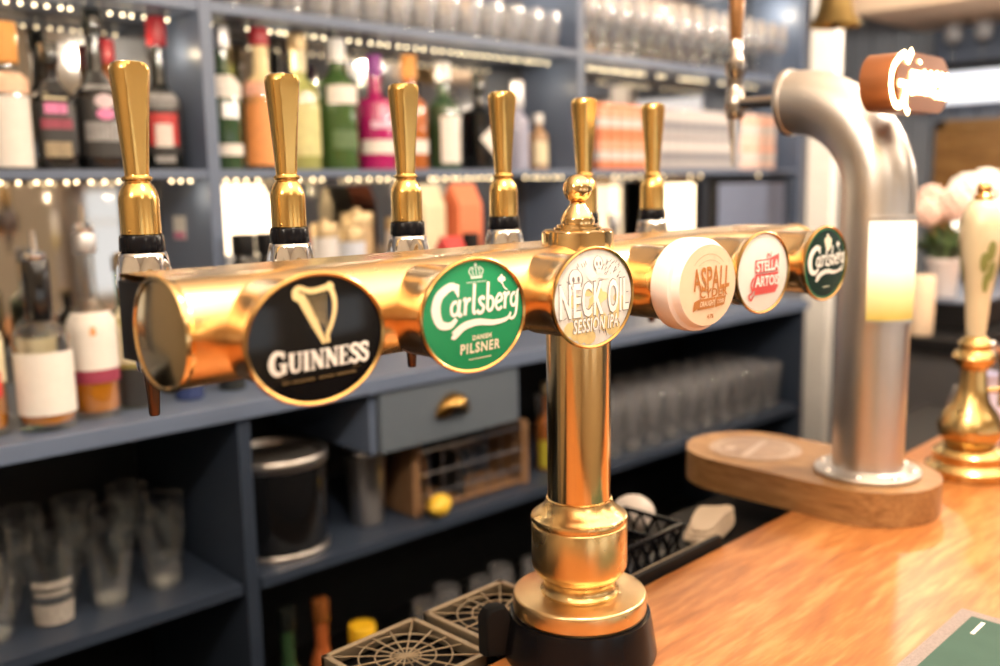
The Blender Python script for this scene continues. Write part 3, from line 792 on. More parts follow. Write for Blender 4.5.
# ------------------------------------------------------------------ hand pump at the right edge
HX, HY = 1.675, .552
BRASS_D = mat('brass_aged', (0.62, 0.42, 0.17), 0.26, 1.0, noise=(30, .08), rvar=.05)
CER = mat('cream_ceramic', (0.72, 0.62, 0.42), 0.25, coat=.4, noise=(12, .10))
t = thing('hand_pump', 'brass ale hand pump with a tall cream ceramic handle', 'hand pump', (HX, HY, 1.10)); t.scale = (1, 1, .955)
b = lathe(new_bm(), [(0, 0), (.066, 0), (.068, .004), (.068, .016), (.060, .022), (.056, .026), (.056, .038), (.058, .042), (.048, .050), (.040, .056)], 48); obj('base', b, BRASS_D, t)
b = lathe(new_bm(), [(.036, .055), (.040, .058), (.050, .075), (.052, .090), (.042, .112), (.028, .132), (.022, .16), (.020, .19), (.030, .200), (.034, .212), (.030, .222), (.024, .226), (.026, .236), (.020, .245), (.014, .25)], 44); obj('pump_body', b, BRASS_D, t)
b = lathe(new_bm(), [(.010, .245), (.015, .25), (.0175, .28), (.020, .32), (.027, .37), (.033, .41), (.034, .44), (.029, .465), (.018, .482), (.012, .486)], 36); obj('pump_handle', b, CER, t)
b = new_bm()
for a in (-2.4, -1.1, 0.4, 2.0):
    TT = lambda u, v, n, a=a: Vector(((.0315+(v-.40)*.05)*CO(a+u), (.0315+(v-.40)*.05)*S(a+u), v))
    for du, dv in ((0, .345), (.25, .365), (-.2, .38), (.1, .40)): disc(b, (du, dv), .22, .018, lambda u, v, n, a=a: Vector((1.04*(.0205+.0135*min(1, max(0, (v-.32)/.09)))*CO(a+u), 1.04*(.0205+.0135*min(1, max(0, (v-.32)/.09)))*S(a+u), v)), 0, 10)
obj('leaf_pattern', b, mat('green_glaze', (0.24, 0.26, 0.08), .3), t, False)
b = new_bm(); lathe(b, [(.010, .483), (.015, .487), (.015, .492), (.010, .497)], 24); ball(b, (0, 0, .504), .012, 20); obj('top_knob', b, mat('knob_copper', (0.62, 0.34, 0.12), .25, .9), t)
b = new_bm(); tube(b, [(.012, -.005, .21), (.045, -.012, .23), (.075, -.018, .215), (.088, -.02, .17), (.090, -.02, .11)], .0075, 14); obj('swan_neck', b, CHROME, t)
b = lathe(new_bm(), [(0, -.004), (.030, -.004), (.034, -.002), (.034, .004), (0, .006)], 36, (.070, -.052, .150), 'Y'); pc = obj('pump_clip', b, BLACK, t)
b = new_bm(); Tq = lambda u, v, n: Vector((.070+u, -.0565-n, .150+v))
ribbon(b, _arc(0, 0, .028, .028, 0, 360, 20), .003, Tq, 0); poly(b, [(-.018, -.006), (.018, -.006), (.018, .006), (-.018, .006)], Tq, 0); obj('clip_print', b, mat('copper_print', (0.65, .33, .16), .4), pc, False)
b = new_bm(); tube(b, [(.02, -.01, .15), (.070, -.048, .150)], .005, 10); obj('clip_arm', b, BRASS_D, t)

# glass jug and candle beyond the pump
LAV = glass('lavender_glass', (0.86, 0.84, 0.97), .08, 1.5)
t = thing('glass_jug', 'clear glass water jug with handle on the counter behind the hand pump', 'jug', (1.895, .600, 1.10))
b = lathe(new_bm(), [(0, .002), (.034, .002), (.038, .008), (.040, .04), (.036, .09), (.030, .115), (.034, .135), (.0325, .135), (.028, .115), (.034, .09), (.037, .04), (.034, .012), (0, .010)], 32); obj('body', b, mat('frosted_lavender', (0.66, 0.64, 0.85), .25), t)
b = new_bm(); tube(b, [(-.030, .018, .112), (-.055, .036, .11), (-.066, .042, .08), (-.060, .04, .045), (-.036, .022, .025)], .006, 10); obj('handle', b, GLASSD, t)

# leather mat, bottom right
t = thing('menu_folder', 'dark green folder with a grey speckled border lying on the bar', 'folder', (.90, .20, 1.10))
b = box(new_bm(), (-.21, -.15, 0.0), (.221, .167, .004), .001); obj('border', b, mat('grey_felt', (0.27, 0.225, 0.22), .85, noise=(420, .35)), t, False)
b = box(new_bm(), (-.195, -.135, .004), (.203, .150, .0058), .0006); obj('cover', b, mat('green_leather', (0.045, 0.098, 0.080), .6, noise=(30, .15), spec=.15), t, False)
b = new_bm(); Tm = lambda u, v, n: Vector((u, v, .0061+n))
ribbon(b, [(.157, .134), (.193, .134)], .0042, Tm, 0, False); obj('print_mark', b, WHITE, t, False); b = new_bm(); disc(b, (.166, .097), .0016, .0016, Tm); obj('print_dot', b, WHITE, t, False)


# ================================================================== the back bar
ORD = 'first second third fourth fifth sixth seventh eighth ninth tenth eleventh twelfth thirteenth fourteenth fifteenth sixteenth seventeenth eighteenth'.split()
YU = 1.90                                     # front of the upper shelving
BAYS = [('left', -0.20, 1.03), ('middle', 1.06, 2.25), ('right', 2.28, 3.62)]
def unit(x0, x1, label, last=False):
    t = thing('shelving_unit', label, 'shelving', ((x0+x1)/2, 2.0, 1.206), 0, 'blue back bar shelving')
    c = (x0+x1)/2
    def P(x, y, z): return (x-c, y-2.0, z-1.206)
    b = box(new_bm(), P(x0-.03, YU, 1.206), P(x0, 2.30, 2.66), .002); obj('side_panel', b, BLUE, t, False)
    if last:
        b = box(new_bm(), P(x1, YU, 1.206), P(x1+.03, 2.30, 2.66), .002); obj('side_panel', b, BLUE, t, False)
    b = box(new_bm(), P(x0, 2.13, 1.206), P(x1, 2.15, 2.66)); obj('mirror_back', b, MIRROR, t, False)
    for z0, z1 in ((1.627, 1.645), (1.972, 1.995), (2.33, 2.352)):
        b = box(new_bm(), P(x0+.0005, YU+.002, z0), P(x1-.0005, 2.129, z1), .002); obj('shelf_board', b, BLUE, t, False)
    b = box(new_bm(), P(x0, YU, 2.60), P(x1, 2.13, 2.66)); obj('cornice', b, BLUE, t, False)
    return t
for i, (n, x0, x1) in enumerate(BAYS):
    unit(x0, x1, ['blue shelving bay with dark bottles behind the tallest tap handle', 'blue shelving bay with the row of colourful gin bottles', 'blue shelving bay holding the stacked cans, next to the white pillar'][i], i == 2)

# strings of lights under the boards
def lights(xs_, y, z, label, m, r):
    x0, x1 = xs_[0]-.01, xs_[-1]+.01
    t = thing('light_string', label, 'lights', (x0, y, z), 0, 'strings of warm lights')
    b = tube(new_bm(), [(0, 0, .0052), ((x1-x0)/2, 0, .0047), (x1-x0, 0, .0052)], .0018, 6); obj('cable', b, CABLE, t)
    first = None
    for x in xs_:
        if first is None:
            b = new_bm(); ball(b, (0, 0, 0), r, 10); first = obj('bulb', b, m, t); o = first
        else:
            o = first.copy(); COL.objects.link(o); o.parent = t
        o.location = (x-x0, 0, 0)
    return t
rr = random.Random(5)
def spread(*seg):
    out = []
    for x0, x1, st in seg:
        x = x0
        while x <= x1: out.append(x+rr.uniform(-.15, .15)*st); x += st
    return out
lights(spread((.66, 1.02, .025)), 2.0, 1.963, 'dense light string along the top board above the dark bottles', LED, .0032)
lights(spread((1.10, 1.14, .017), (1.205, 1.31, .020), (1.36, 1.45, .028), (1.49, 2.24, .0305)), 2.0, 1.963, 'dense light string under the top board above the gin bottles', LED, .0032)
lights(spread((2.42, 2.72, .024), (2.80, 2.84, .03), (2.93, 3.10, .030), (3.2, 3.5, .06)), 2.0, 1.963, 'light string under the board of stem glasses, above the stacked cans', LED, .0032)
lights(spread((.62, .72, .032), (.74, .90, .026), (.96, 1.02, .022)), 1.93, 1.6215, 'sparse light string under the shelf of dark bottles', LEDW, .0036)
lights(spread((1.09, 1.18, .025), (1.22, 1.36, .030), (1.42, 1.60, .030), (1.68, 1.96, .027), (2.05, 2.2, .03)), 1.93, 1.6215, 'sparse light string under the shelf of gin bottles', LEDW, .0036)
lights(spread((2.46, 2.75, .045), (2.9, 3.0, .06), (3.35, 3.36, .05)), 1.93, 1.6215, 'sparse light string under the shelf of stacked cans', LEDW, .0036)
# light of the strings, plus top points added without a string to brighten glasses
for (n, x0, x1) in BAYS:
    xa = max(x0, .45)
    for q in range(8):
        xx = xa+(x1-xa)*(q+.5)/8
        point('string_and_added_glow', (xx, 1.985, 1.895), .13, (1.0, .80, .54), 0.0)
        if q % 2: point('string_and_added_glow', (xx, 1.93, 1.590), .08, (1.0, .76, .48), 0.0); point('string_and_added_glow', (xx, 2.0, 2.26), .8, (1.0, .84, .62), 0.0)

# ---------------------------------------------------------------- bottles
def dk(n, c, r=.12): return mat(n, c, r, coat=.3)
PINK = dk('label_pink', (.72, .20, .42), .5); LBLACK = dk('label_black', (.02, .02, .022), .5); LGREY = mat('label_grey', (.28, .28, .29), .5, noise=(60, .6))
LWHITE = mat('label_white', (.78, .74, .70), .6, noise=(60, .06)); LRED = mat('label_red', (.62, .05, .05), .5); LCREAM = mat('label_cream', (.74, .66, .46), .6, noise=(80, .15))
LORANGE = mat('label_orange', (.80, .32, .10), .5, noise=(70, .2)); LMAROON = mat('label_maroon', (.30, .04, .08), .5); LGOLD = mat('label_gold', (.65, .45, .16), .35, .6); LSILVER = mat('label_silver', (.7, .7, .72), .3, .7)
def bottle(name, label, x, y, z, R, H, body, neck=.30, shoulder=.14, rn=.0135, capm=None, caph=.035, labels=(), liquid=None, level=.6, sq=None, group=None, rot=-1.75, pourer=False, rc=None):
    t = thing(name, label, 'bottle', (x, y, z), 0, group)
    zn = H*(1-neck); zs = zn-H*shoulder
    pf = [(0, .004), (R*.8, 0), (R*.96, .001), (R, .006), (R, zs)]
    for i in range(1, 9):
        q = i/8; pf.append((rn+(R-rn)*(.5+.5*CO(PI*q)), zs+(zn-zs)*q))
    pf += [(rn, H-caph), (rn*1.12, H-caph+.002), (rn*1.12, H-.006), (rn*.8, H-.004), (0, H-.004)]
    b = lathe(new_bm(), pf, 32, cap=False, sq=None)
    if sq:
        for v in b.verts:
            k = min(1, max(0, (v.co.z-zs)/(zn-zs))); a = math.atan2(v.co.y, v.co.x)
            f = 1/((abs(CO(a))**sq+abs(S(a))**sq)**(1/sq)); f = f*(1-k)+k
            v.co.x *= f*(.9 if k == 0 else 1); v.co.y *= f*(.9 if k == 0 else 1)
    obj('glass', b, body, t)
    if liquid:
        zl = zs+(zn-zs)*.3 if level > .9 else zs*level
        b = lathe(new_bm(), [(0, .012), (R*.85, .012), (R*.91, .018), (R*.91, zl), (0, zl)], 28, cap=False); obj('liquid', b, liquid, t)
    if capm:
        rcap = rc or rn*1.3
        b = lathe(new_bm(), [(rcap*.96, H-caph), (rcap, H-caph+.003), (rcap, H-.003), (rcap*.93, H), (0, H+.0005)], 24, cap=False); obj('cap', b, capm, t)
    if pourer:
        b = lathe(new_bm(), [(rn, H-.004), (rn*1.15, H), (rn*1.1, H+.012), (.006, H+.018), (.0045, H+.05), (0, H+.05)], 18, cap=False); obj('pourer', b, CHROME, t)
    for (l0, l1, lm, half) in labels:
        rr_ = R*1.012+.0006; n = 24
        zz = [H*l0+(H*l1-H*l0)*j/6 for j in range(7)]
        def rad(zq):
            if zq <= zs: return rr_
            if zq >= zn: return rn*1.05+.0008
            q = (zq-zs)/(zn-zs); return rn+(R-rn)*(.5+.5*CO(PI*q))+.0014
        b = new_bm()
        g = [[b.verts.new((rad(q)*CO(rot-half+2*half*i/n), rad(q)*S(rot-half+2*half*i/n), q)) for i in range(n+1)] for q in zz]
        for j in range(6):
            for i in range(n): b.faces.new((g[j][i], g[j][i+1], g[j+1][i+1], g[j+1][i]))
        if sq:
            for v in b.verts:
                a = math.atan2(v.co.y, v.co.x); f = .9/((abs(CO(a))**sq+abs(S(a))**sq)**(1/sq)); v.co.x *= f*1.015; v.co.y *= f*1.015
        o = obj('label', b, lm, t)
    return t
GCLR = glass('bottle_clear', (.93, .94, .92), .05, 1.0); GGRN = glass('bottle_green', (.22, .42, .20), .05); GDK = mat('bottle_dark', (.012, .014, .012), .08, coat=.5); GBLK = mat('bottle_black', (.008, .008, .009), .10, coat=.5)
GYEL = glass('bottle_yellow_tint', (.86, .84, .58), .05); GPNK = mat('bottle_magenta', (.40, .008, .13), .1, coat=.5); GORG = mat('bottle_orange', (.78, .27, .06), .12, coat=.5); GBRN = mat('bottle_brown', (.24, .08, .02), .1, coat=.5); GDGRN = mat('bottle_dark_green', (.03, .07, .03), .08, coat=.5); GMGRN = mat('bottle_mid_green', (.05, .11, .03), .08, coat=.5); GOLV = mat('bottle_olive', (.34, .36, .12), .12, coat=.5)
AMBER = mat('whisky_amber', (.62, .22, .02), .15, coat=.4); PALEY = mat('pale_spirit', (.72, .66, .40), .15); ORGL = mat('orange_liquid', (.85, .36, .10), .15)
CORK = mat('cork_orange', (.72, .33, .08), .6); CAPW = mat('cap_white', (.8, .8, .8), .4); CAPR = mat('cap_red', (.36, .02, .03), .35); CAPP = mat('cap_purple', (.25, .04, .28), .35); CAPS = mat('cap_silver', (.60, .60, .62), .4, .9); CAPG = mat('cap_gold', (.50, .38, .22), .4, .7)
ZS = 1.6455
g = 'bottles on the left upper shelf'
bottle('gin_bottle', 'clear bottle with orange stopper and white label, leftmost on the upper shelf', .665, 1.98, ZS, .040, .275, GCLR, .30, .10, .020, CORK, .075, ((.02, .50, LWHITE, 1.1), (.52, .66, mat('label_peach', (.80, .52, .36), .5), 1.3)), PALEY, .5, None, g)
bottle('liqueur_bottle', 'square black bottle with pink and dark red label print', .748, 1.98, ZS, .041, .245, GBLK, .34, .10, .014, GDK, .04, ((.12, .70, LBLACK, 1.2), (.44, .52, PINK, .5), (.55, .64, LCREAM, .55), (.32, .40, LMAROON, .7), (.10, .22, mat('label_bronze', (.30, .24, .15), .5, noise=(70, .4)), .6)), None, .6, 4, g)
bottle('rum_bottle', 'tall black bottle with grey drawing and a pink oval on its label', .838, 1.98, ZS, .047, .316, GBLK, .40, .14, .015, GDK, .05, ((.08, .62, LBLACK, 1.2), (.50, .60, LGREY, .9), (.18, .30, LGREY, .8)), None, .6, None, g)
o = [q for q in bpy.data.objects if q.name.startswith('rum_bottle')][-1]
b = new_bm(); Tl = lambda u, v, n: Vector((.0478*1.02*CO(-1.75+u/.0478), .0478*1.02*S(-1.75+u/.0478), v)); disc(b, (.004, .110), .018, .011, Tl, 0, 20, 0, 3); disc(b, (.004, .135), .02, .014, Tl, 0, 20, 1, 3)
obj('label_badge', b, [PINK, mat('label_pale_pink', (.62, .50, .55), .5)], o)
bottle('spirit_bottle', 'bottle with a red stopper standing behind the pink oval bottle', .905, 2.075, ZS, .032, .275, GBRN, .32, .12, .013, CAPR, .05, (), None, .6, None, g)
bottle('port_bottle', 'dark wine shaped bottle with red capsule and red and white label', .975, 1.985, ZS, .0425, .318, GDK, .42, .13, .0155, CAPR, .06, ((.10, .52, LBLACK, 1.1), (.40, .50, LGREY, .9), (.16, .37, LRED, .75), (.15, .30, LWHITE, .42), (.05, .09, LGREY, .5)), None, .6, None, g, -1.95)
g = 'bottles on the middle upper shelf'
bottle('gin_bottle', 'dark green bottle with pale label beside the blue divider, silver top', 1.125, 1.985, ZS, .037, .315, GDGRN, .30, .12, .015, CAPS, .05, ((.50, .66, LWHITE, 1.2), (.36, .47, LSILVER, .55), (.10, .18, LWHITE, 1.0)), None, .6, None, g)
bottle('gin_bottle', 'orange gin bottle with red cap, second from the blue divider', 1.215, 1.975, ZS, .044, .318, GCLR, .30, .12, .017, CAPR, .04, ((.62, .90, mat('label_pale_gold', (.78, .62, .34), .5), 1.3), (.52, .62, mat('label_salmon', (.80, .42, .30), .5), 1.3), (.03, .46, LORANGE, 1.35)), ORGL, .97, None, g)
bottle('gin_bottle', 'yellow green gin bottle behind the second tap handle', 1.325, 1.985, ZS, .046, .318, GOLV, .30, .14, .017, CAPG, .04, ((.10, .48, mat('label_olive', (.58, .56, .26), .5, noise=(60, .3)), 1.0), (.72, .94, LCREAM, 1.3)), None, .6, None, g)
bottle('gin_bottle', 'green gin bottle with white cap and a white band', 1.435, 1.985, ZS, .047, .315, GMGRN, .22, .14, .018, CAPW, .055, ((.50, .64, LWHITE, 1.0), (.16, .30, mat('label_green_print', (.09, .16, .06), .5, noise=(80, .5)), .8)), None, .6, None, g)
bottle('gin_bottle', 'magenta bottle with purple neck and white label band', 1.550, 1.985, ZS, .048, .285, GPNK, .33, .08, .016, CAPP, .05, ((.14, .26, LWHITE, 1.3), (.36, .42, mat('label_lilac', (.72, .50, .66), .5), .7), (.44, .56, mat('label_rose', (.78, .38, .52), .5), .3)), None, .6, None, g)
bottle('liqueur_bottle', 'orange brown bottle with orange cap behind the third tap handle', 1.665, 1.985, ZS, .045, .295, mat('bottle_rust', (.42, .12, .02), .1, coat=.5), .32, .12, .016, CORK, .06, ((.14, .26, LWHITE, 1.0),), None, .6, None, g)
bottle('whisky_bottle', 'dark green bottle with pale square label, white top', 1.785, 1.985, ZS, .044, .285, GDGRN, .30, .12, .016, CAPW, .05, ((.06, .50, LWHITE, .75),), None, .6, None, g)
tb = bottle('whisky_bottle', 'black square bottle with a slanted white label', 1.920, 1.985, ZS, .048, .265, GBLK, .32, .10, .016, GDK, .06, (), None, .6, 4, g)
b = new_bm(); Tw = lambda u, v, n: Vector((.002+u, -.0472-n, v)); poly(b, [(-.046, .085), (.042, .150), (.042, .012)], Tw, .001); obj('label', b, LWHITE, tb, False)
bottle('vodka_bottle', 'clear bottle with lavender tint and silver top beside dark divider', 2.075, 1.985, ZS, .034, .255, mat('bottle_lavender', (.36, .37, .50), .12, coat=.5), .34, .12, .015, CAPS, .075, (), None, .6, None, g)
bottle('bitters_bottle', 'small tan bottle between the lavender bottle and the dark divider', 2.165, 1.985, ZS, .028, .165, mat('bottle_tan', (.42, .26, .14), .3), .26, .12, .012, CAPW, .03, ((.1, .5, LCREAM, 1.1),), None, .6, None, g)
bottle('bitters_bottle', 'tiny brown bottle hidden in the corner by the dark divider', 2.215, 2.03, ZS, .024, .105, GBRN, .26, .12, .010, CAPG, .02, ((.1, .5, LWHITE, 1.1),), None, .6, None, g)

# ---------------------------------------------------------------- stacked mixer cans in the right bay
def can(nm, label, m1, m2, m3, x, y, z):
    t = thing(nm, label, 'can', (x, y, z), 0, 'stacked mixer cans')
    R, H = .0258, .1045
    b = lathe(new_bm(), [(0, .002), (.019, .002), (.022, 0), (.0255, .006), (R, .010), (R, H-.012), (.0225, H-.003), (.0225, H), (.0205, H), (.0200, H-.003), (0, H-.003)], 24, cap=False); obj('can_body', b, m1, t)
    b = lathe(new_bm(), [(R+.0004, .030), (R+.0004, .060)], 24, cap=False); obj('can_band', b, m2, t)
    b = lathe(new_bm(), [(R+.0004, .070), (R+.0004, .086)], 24, cap=False); obj('can_print', b, m3, t)
    return t
CO_ = mat('can_orange', (.80, .27, .13), .35); CS = mat('can_silver', (.44, .42, .44), .4); CP = mat('can_pink', (.85, .62, .54), .35); CW = mat('can_white', (.66, .61, .60), .4); CGY = mat('can_grey', (.26, .26, .29), .4); CPK = mat('can_coral', (.84, .42, .30), .4)
kinds = [(CO_, CW, CPK, 'orange'), (CS, CGY, CW, 'silver grey'), (CP, CW, CPK, 'pale pink')]
protos = [can('mixer_can', 'x', k_[0], k_[1], k_[2], 0, 0, 0) for k_ in kinds]
used = [False]*3; cnt = {}
for tier in range(2):
    for q in range(21):
        x = 2.465+q*.0535
        ki = 0 if q < 6 else (1 if q < 16 else 2)
        n = cnt[(tier, ki)] = cnt.get((tier, ki), -1)+1
        lb = '%s mixer can, %s from left among its colour in the %s tier' % (kinds[ki][3], ORD[n], ('bottom', 'top')[tier])
        if not used[ki]: o = protos[ki]; o['label'] = lb; o.location = (x, 1.99, ZS); used[ki] = True
        else: o = dup(protos[ki], (x, 1.99, ZS+.1046*tier), 0, lb)

# ---------------------------------------------------------------- glasses
GLASSH = bpy.data.materials.new('light_haze_glass'); GLASSH.use_nodes = True  # diffuse white mixed in as painted light haze on the glass
nt = GLASSH.node_tree; nt.nodes.clear(); ou_ = nt.nodes.new('ShaderNodeOutputMaterial'); tr_ = nt.nodes.new('ShaderNodeBsdfTransparent'); df_ = nt.nodes.new('ShaderNodeBsdfTranslucent'); d2_ = nt.nodes.new('ShaderNodeBsdfDiffuse'); gl_ = nt.nodes.new('ShaderNodeBsdfGlossy'); gl_.inputs['Roughness'].default_value = .12
df_.inputs[0].default_value = d2_.inputs[0].default_value = (.85, .86, .92, 1)
a_ = nt.nodes.new('ShaderNodeMixShader'); a_.inputs[0].default_value = .16; b_ = nt.nodes.new('ShaderNodeMixShader'); b_.inputs[0].default_value = .5; c__ = nt.nodes.new('ShaderNodeMixShader'); lw_ = nt.nodes.new('ShaderNodeLayerWeight'); lw_.inputs[0].default_value = .45
nt.links.new(df_.outputs[0], b_.inputs[1]); nt.links.new(d2_.outputs[0], b_.inputs[2]); nt.links.new(tr_.outputs[0], a_.inputs[1]); nt.links.new(b_.outputs[0], a_.inputs[2])
nt.links.new(lw_.outputs['Facing'], c__.inputs[0]); nt.links.new(a_.outputs[0], c__.inputs[1]); nt.links.new(gl_.outputs[0], c__.inputs[2]); nt.links.new(c__.outputs[0], ou_.inputs[0])
def pint(label, loc, group, R=.041, H=.148, name='pint_glass', m=None):
    t = thing(name, label, 'glass', loc, 0, group)
    r0 = R*.74
    b = lathe(new_bm(), [(0, .0), (r0*.94, 0), (r0, .004), (R*.93, H*.72), (R, H*.82), (R*.985, H-.001), (R*.955, H), (R*.94, H-.002), (R*.95, H*.82), (R*.88, H*.72), (r0*.90, .018), (r0*.6, .013), (0, .012)], 28, cap=False)
    obj('bowl', b, m or GLASS, t)
    b = lathe(new_bm(), [(0, .0015), (r0*.86, .0015), (r0*.88, .0115), (0, .0115)], 24, cap=False); obj('base', b, GLASSD, t)
    return t
def stem(label, loc, group, R=.036, H=.19, name='wine_glass'):
    t = thing(name, label, 'glass', loc, 0, group)
    b = lathe(new_bm(), [(0, .0), (.034, 0), (.034, .002), (.008, .005), (.0042, .012), (.0040, H*.42), (.007, H*.45), (.02, H*.48)], 24, cap=False); obj('stem', b, GLASSD, t)
    b = lathe(new_bm(), [(0, H*.455), (.018, H*.47), (R*.9, H*.58), (R, H*.70), (R*.92, H*.88), (R*.82, H), (R*.79, H), (R*.88, H*.88), (R*.955, H*.70), (R*.86, H*.585), (.016, H*.48), (0, H*.47)], 28, cap=False); obj('bowl', b, GLASSH, t)
    return t
# top boards: stemmed glasses and tumblers, their bright haze put in the glass colour
p0 = pint('first tumbler from the left on the board above the gin bottles, front row', (1.13, 1.955, 1.9955), 'tumblers above the gin bottles', .037, .105, 'tumbler', GLASSH)
for row, y in ((0, 1.955), (1, 2.06)):
    for q in range(14):
        if row == 0 and q == 0: continue
        dup(p0, (1.13+q*.081+row*.02, y, 1.9955), 0, '%s tumbler from the left on the board above the gin bottles, %s row' % (ORD[q], ('front', 'back')[row]))
s0 = stem('first stem glass from the dark divider on the board above the stacked cans, front row', (2.35, 1.95, 1.9955), 'stem glasses above the cans', .037, .20)
for row, y in ((0, 1.95), (1, 2.06)):
    for q in range(15):
        if row == 0 and q == 0: continue
        dup(s0, (2.35+q*.083+row*.03, y, 1.9955), 0, '%s stem glass from the dark divider on the board above the stacked cans, %s row' % (ORD[q], ('front', 'back')[row]))

# ---------------------------------------------------------------- lower back bar (turned two degrees to the shelving)
RZ = -math.radians(2.0)
def L(x, y):
    dx, dy = x-.9, y-1.6
    return (.9+dx*CO(RZ)-dy*S(RZ), 1.6+dx*S(RZ)+dy*CO(RZ))
def lbox(bm, c0, c1, bev=0): return box(bm, (c0[0]-.9, c0[1]-1.6, c0[2]), (c1[0]-.9, c1[1]-1.6, c1[2]), bev)
t = thing('back_counter', 'slate blue counter top running along the whole back bar', 'counter top', (.9, 1.6, 0), RZ)
b = lbox(new_bm(), (-.4, 1.585, 1.1735), (2.985, 2.118, 1.2055), .003); obj('worktop', b, BLUE, t, False)
def cabinet(x0, x1, label, right):
    t = thing('base_cabinet', label, 'cabinet', (.9, 1.6, 0), RZ, 'open cabinets under the back counter')
    b = lbox(new_bm(), (x0, 1.6, .02), (x0+.013, 2.1, 1.173), .001); obj('side_panel', b, BLUE_SHADED, t, False)
    b = lbox(new_bm(), (x1-.013, 1.6, .02), (x1, 2.1, 1.173), .001); obj('side_panel', b, BLUE_SHADED, t, False)
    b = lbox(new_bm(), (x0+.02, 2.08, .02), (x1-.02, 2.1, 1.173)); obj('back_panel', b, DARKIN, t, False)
    b = lbox(new_bm(), (x0+.02, 1.602, .823), (x1-.02, 2.08, .845), .001); obj('shelf_board', b, BLUE_SHADED, t, False)
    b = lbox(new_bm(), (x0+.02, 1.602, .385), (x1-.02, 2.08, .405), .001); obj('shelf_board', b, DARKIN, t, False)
    b = lbox(new_bm(), (x0, 1.64, .0), (x1, 1.66, .09)); obj('plinth', b, BLACKM, t, False)
    if right:
        b = lbox(new_bm(), (1.205, 1.612, 1.035), (1.225, 2.0, 1.173)); lbox(b, (1.626, 1.612, 1.035), (1.646, 2.0, 1.173)); lbox(b, (1.225, 1.66, 1.035), (1.626, 2.0, 1.045)); obj('drawer_case', b, BLUE, t, False)
        b = lbox(new_bm(), (1.222, 1.596, 1.036), (1.630, 1.612, 1.171), .003); d = obj('drawer', b, mat('drawer_paint', (.10, .125, .16), .45), t, False)
        b = new_bm(); cxx, cz = 1.421-.9, 1.100
        g_ = []
        for j in range(9):
            a = PI/2*j/8
            g_.append([b.verts.new((cxx+.050*CO(th)*(.35+.65*CO(a*.9)), -.006-.036*S(a)*(.25+.75*abs(S(th))), cz-.012+.052*S(th)*(.35+.65*CO(a*.9)))) for th in [PI*i/20 for i in range(21)]])
        for j in range(8):
            for i in range(20): b.faces.new((g_[j][i], g_[j][i+1], g_[j+1][i+1], g_[j+1][i]))
        bmesh.ops.solidify(b, geom=b.faces[:], thickness=.002)
        obj('cup_pull', b, BRASS_H, d)
    return t
cabinet(-.40, .907, 'open blue cabinet with pint glasses, left of the ice bucket', False)
cabinet(.9075, 2.985, 'open blue cabinet with drawer, ice bucket and long row of pint glasses', True)

# bottles standing on the back counter, left
ZC = 1.206
def LB(x, y): return L(x, y)
g = 'bottles on the back counter'
x, y = L(.484, 1.685); bottle('whisky_bottle', 'amber bottle with a red label cut by the left picture edge', x, y, ZC, .040, .30, GCLR, .34, .12, .014, CAPG, .03, ((.30, .62, LCREAM, 1.2), (.22, .36, LRED, .8)), AMBER, .9, None, g)
x, y = L(.580, 1.665); bottle('whisky_bottle', 'half full whisky bottle with white label, black neck and silver pourer', x, y, ZC, .047, .285, GCLR, .34, .10, .0165, GBLK, .10, ((.10, .47, LWHITE, 1.25),), AMBER, .45, None, g, -1.9, True)
x, y = L(.672, 1.690); bottle('whisky_bottle', 'tall clear bottle with white label, orange dot and maroon band', x, y, ZC, .042, .325, GCLR, .34, .14, .015, CAPS, .035, ((.27, .58, LWHITE, 1.25), (.20, .27, LMAROON, 1.25), (.46, .51, LORANGE, .12)), AMBER, .55, None, g, -1.9, True)
x, y = L(.752, 1.72); bottle('liqueur_bottle', 'pale yellow bottle with dark base behind the black tap housing end', x, y, ZC, .040, .285, GYEL, .34, .12, .014, CAPG, .03, ((.30, .66, LCREAM, 1.25), (.02, .27, LBLACK, 1.3)), PALEY, .9, None, g)
x, y = L(.62, 1.83); bottle('spirit_bottle', 'green tinted bottle in the second row behind the whisky bottles', x, y, ZC, .036, .27, glass('bottle_sea_green', (.62, .76, .68), .05), .34, .12, .014, CAPG, .03, ((.2, .5, LCREAM, 1.1),), None, .6, None, g)
x, y = L(.80, 1.86); bottle('spirit_bottle', 'pale green bottle in the second row just left of the blue divider', x, y, ZC, .038, .27, glass('bottle_sea_green', (.62, .76, .68), .05), .34, .12, .014, CAPS, .03, ((.2, .5, LCREAM, 1.1),), None, .6, None, g)
x, y = L(.49, 1.84); bottle('spirit_bottle', 'orange bottle in the second row at the left picture edge', x, y, ZC, .036, .25, GORG, .34, .12, .014, CAPW, .03, ((.2, .5, LCREAM, 1.1),), None, .6, None, g)
x, y = L(.85, 1.70); bottle('mixer_bottle', 'small dark blue bottle under the left end of the brass bar', x, y, ZC, .028, .15, mat('bottle_blue', (.03, .05, .16), .15, coat=.4), .3, .14, .011, CAPS, .015, ((.2, .5, LWHITE, .9),), None, .6, None, g)
x, y = L(.95, 1.72); bottle('mixer_bottle', 'small dark bottle below the black oval badge on the back counter', x, y, ZC, .028, .15, GDK, .3, .14, .011, CAPG, .015, ((.2, .5, LCREAM, .9),), None, .6, None, g)
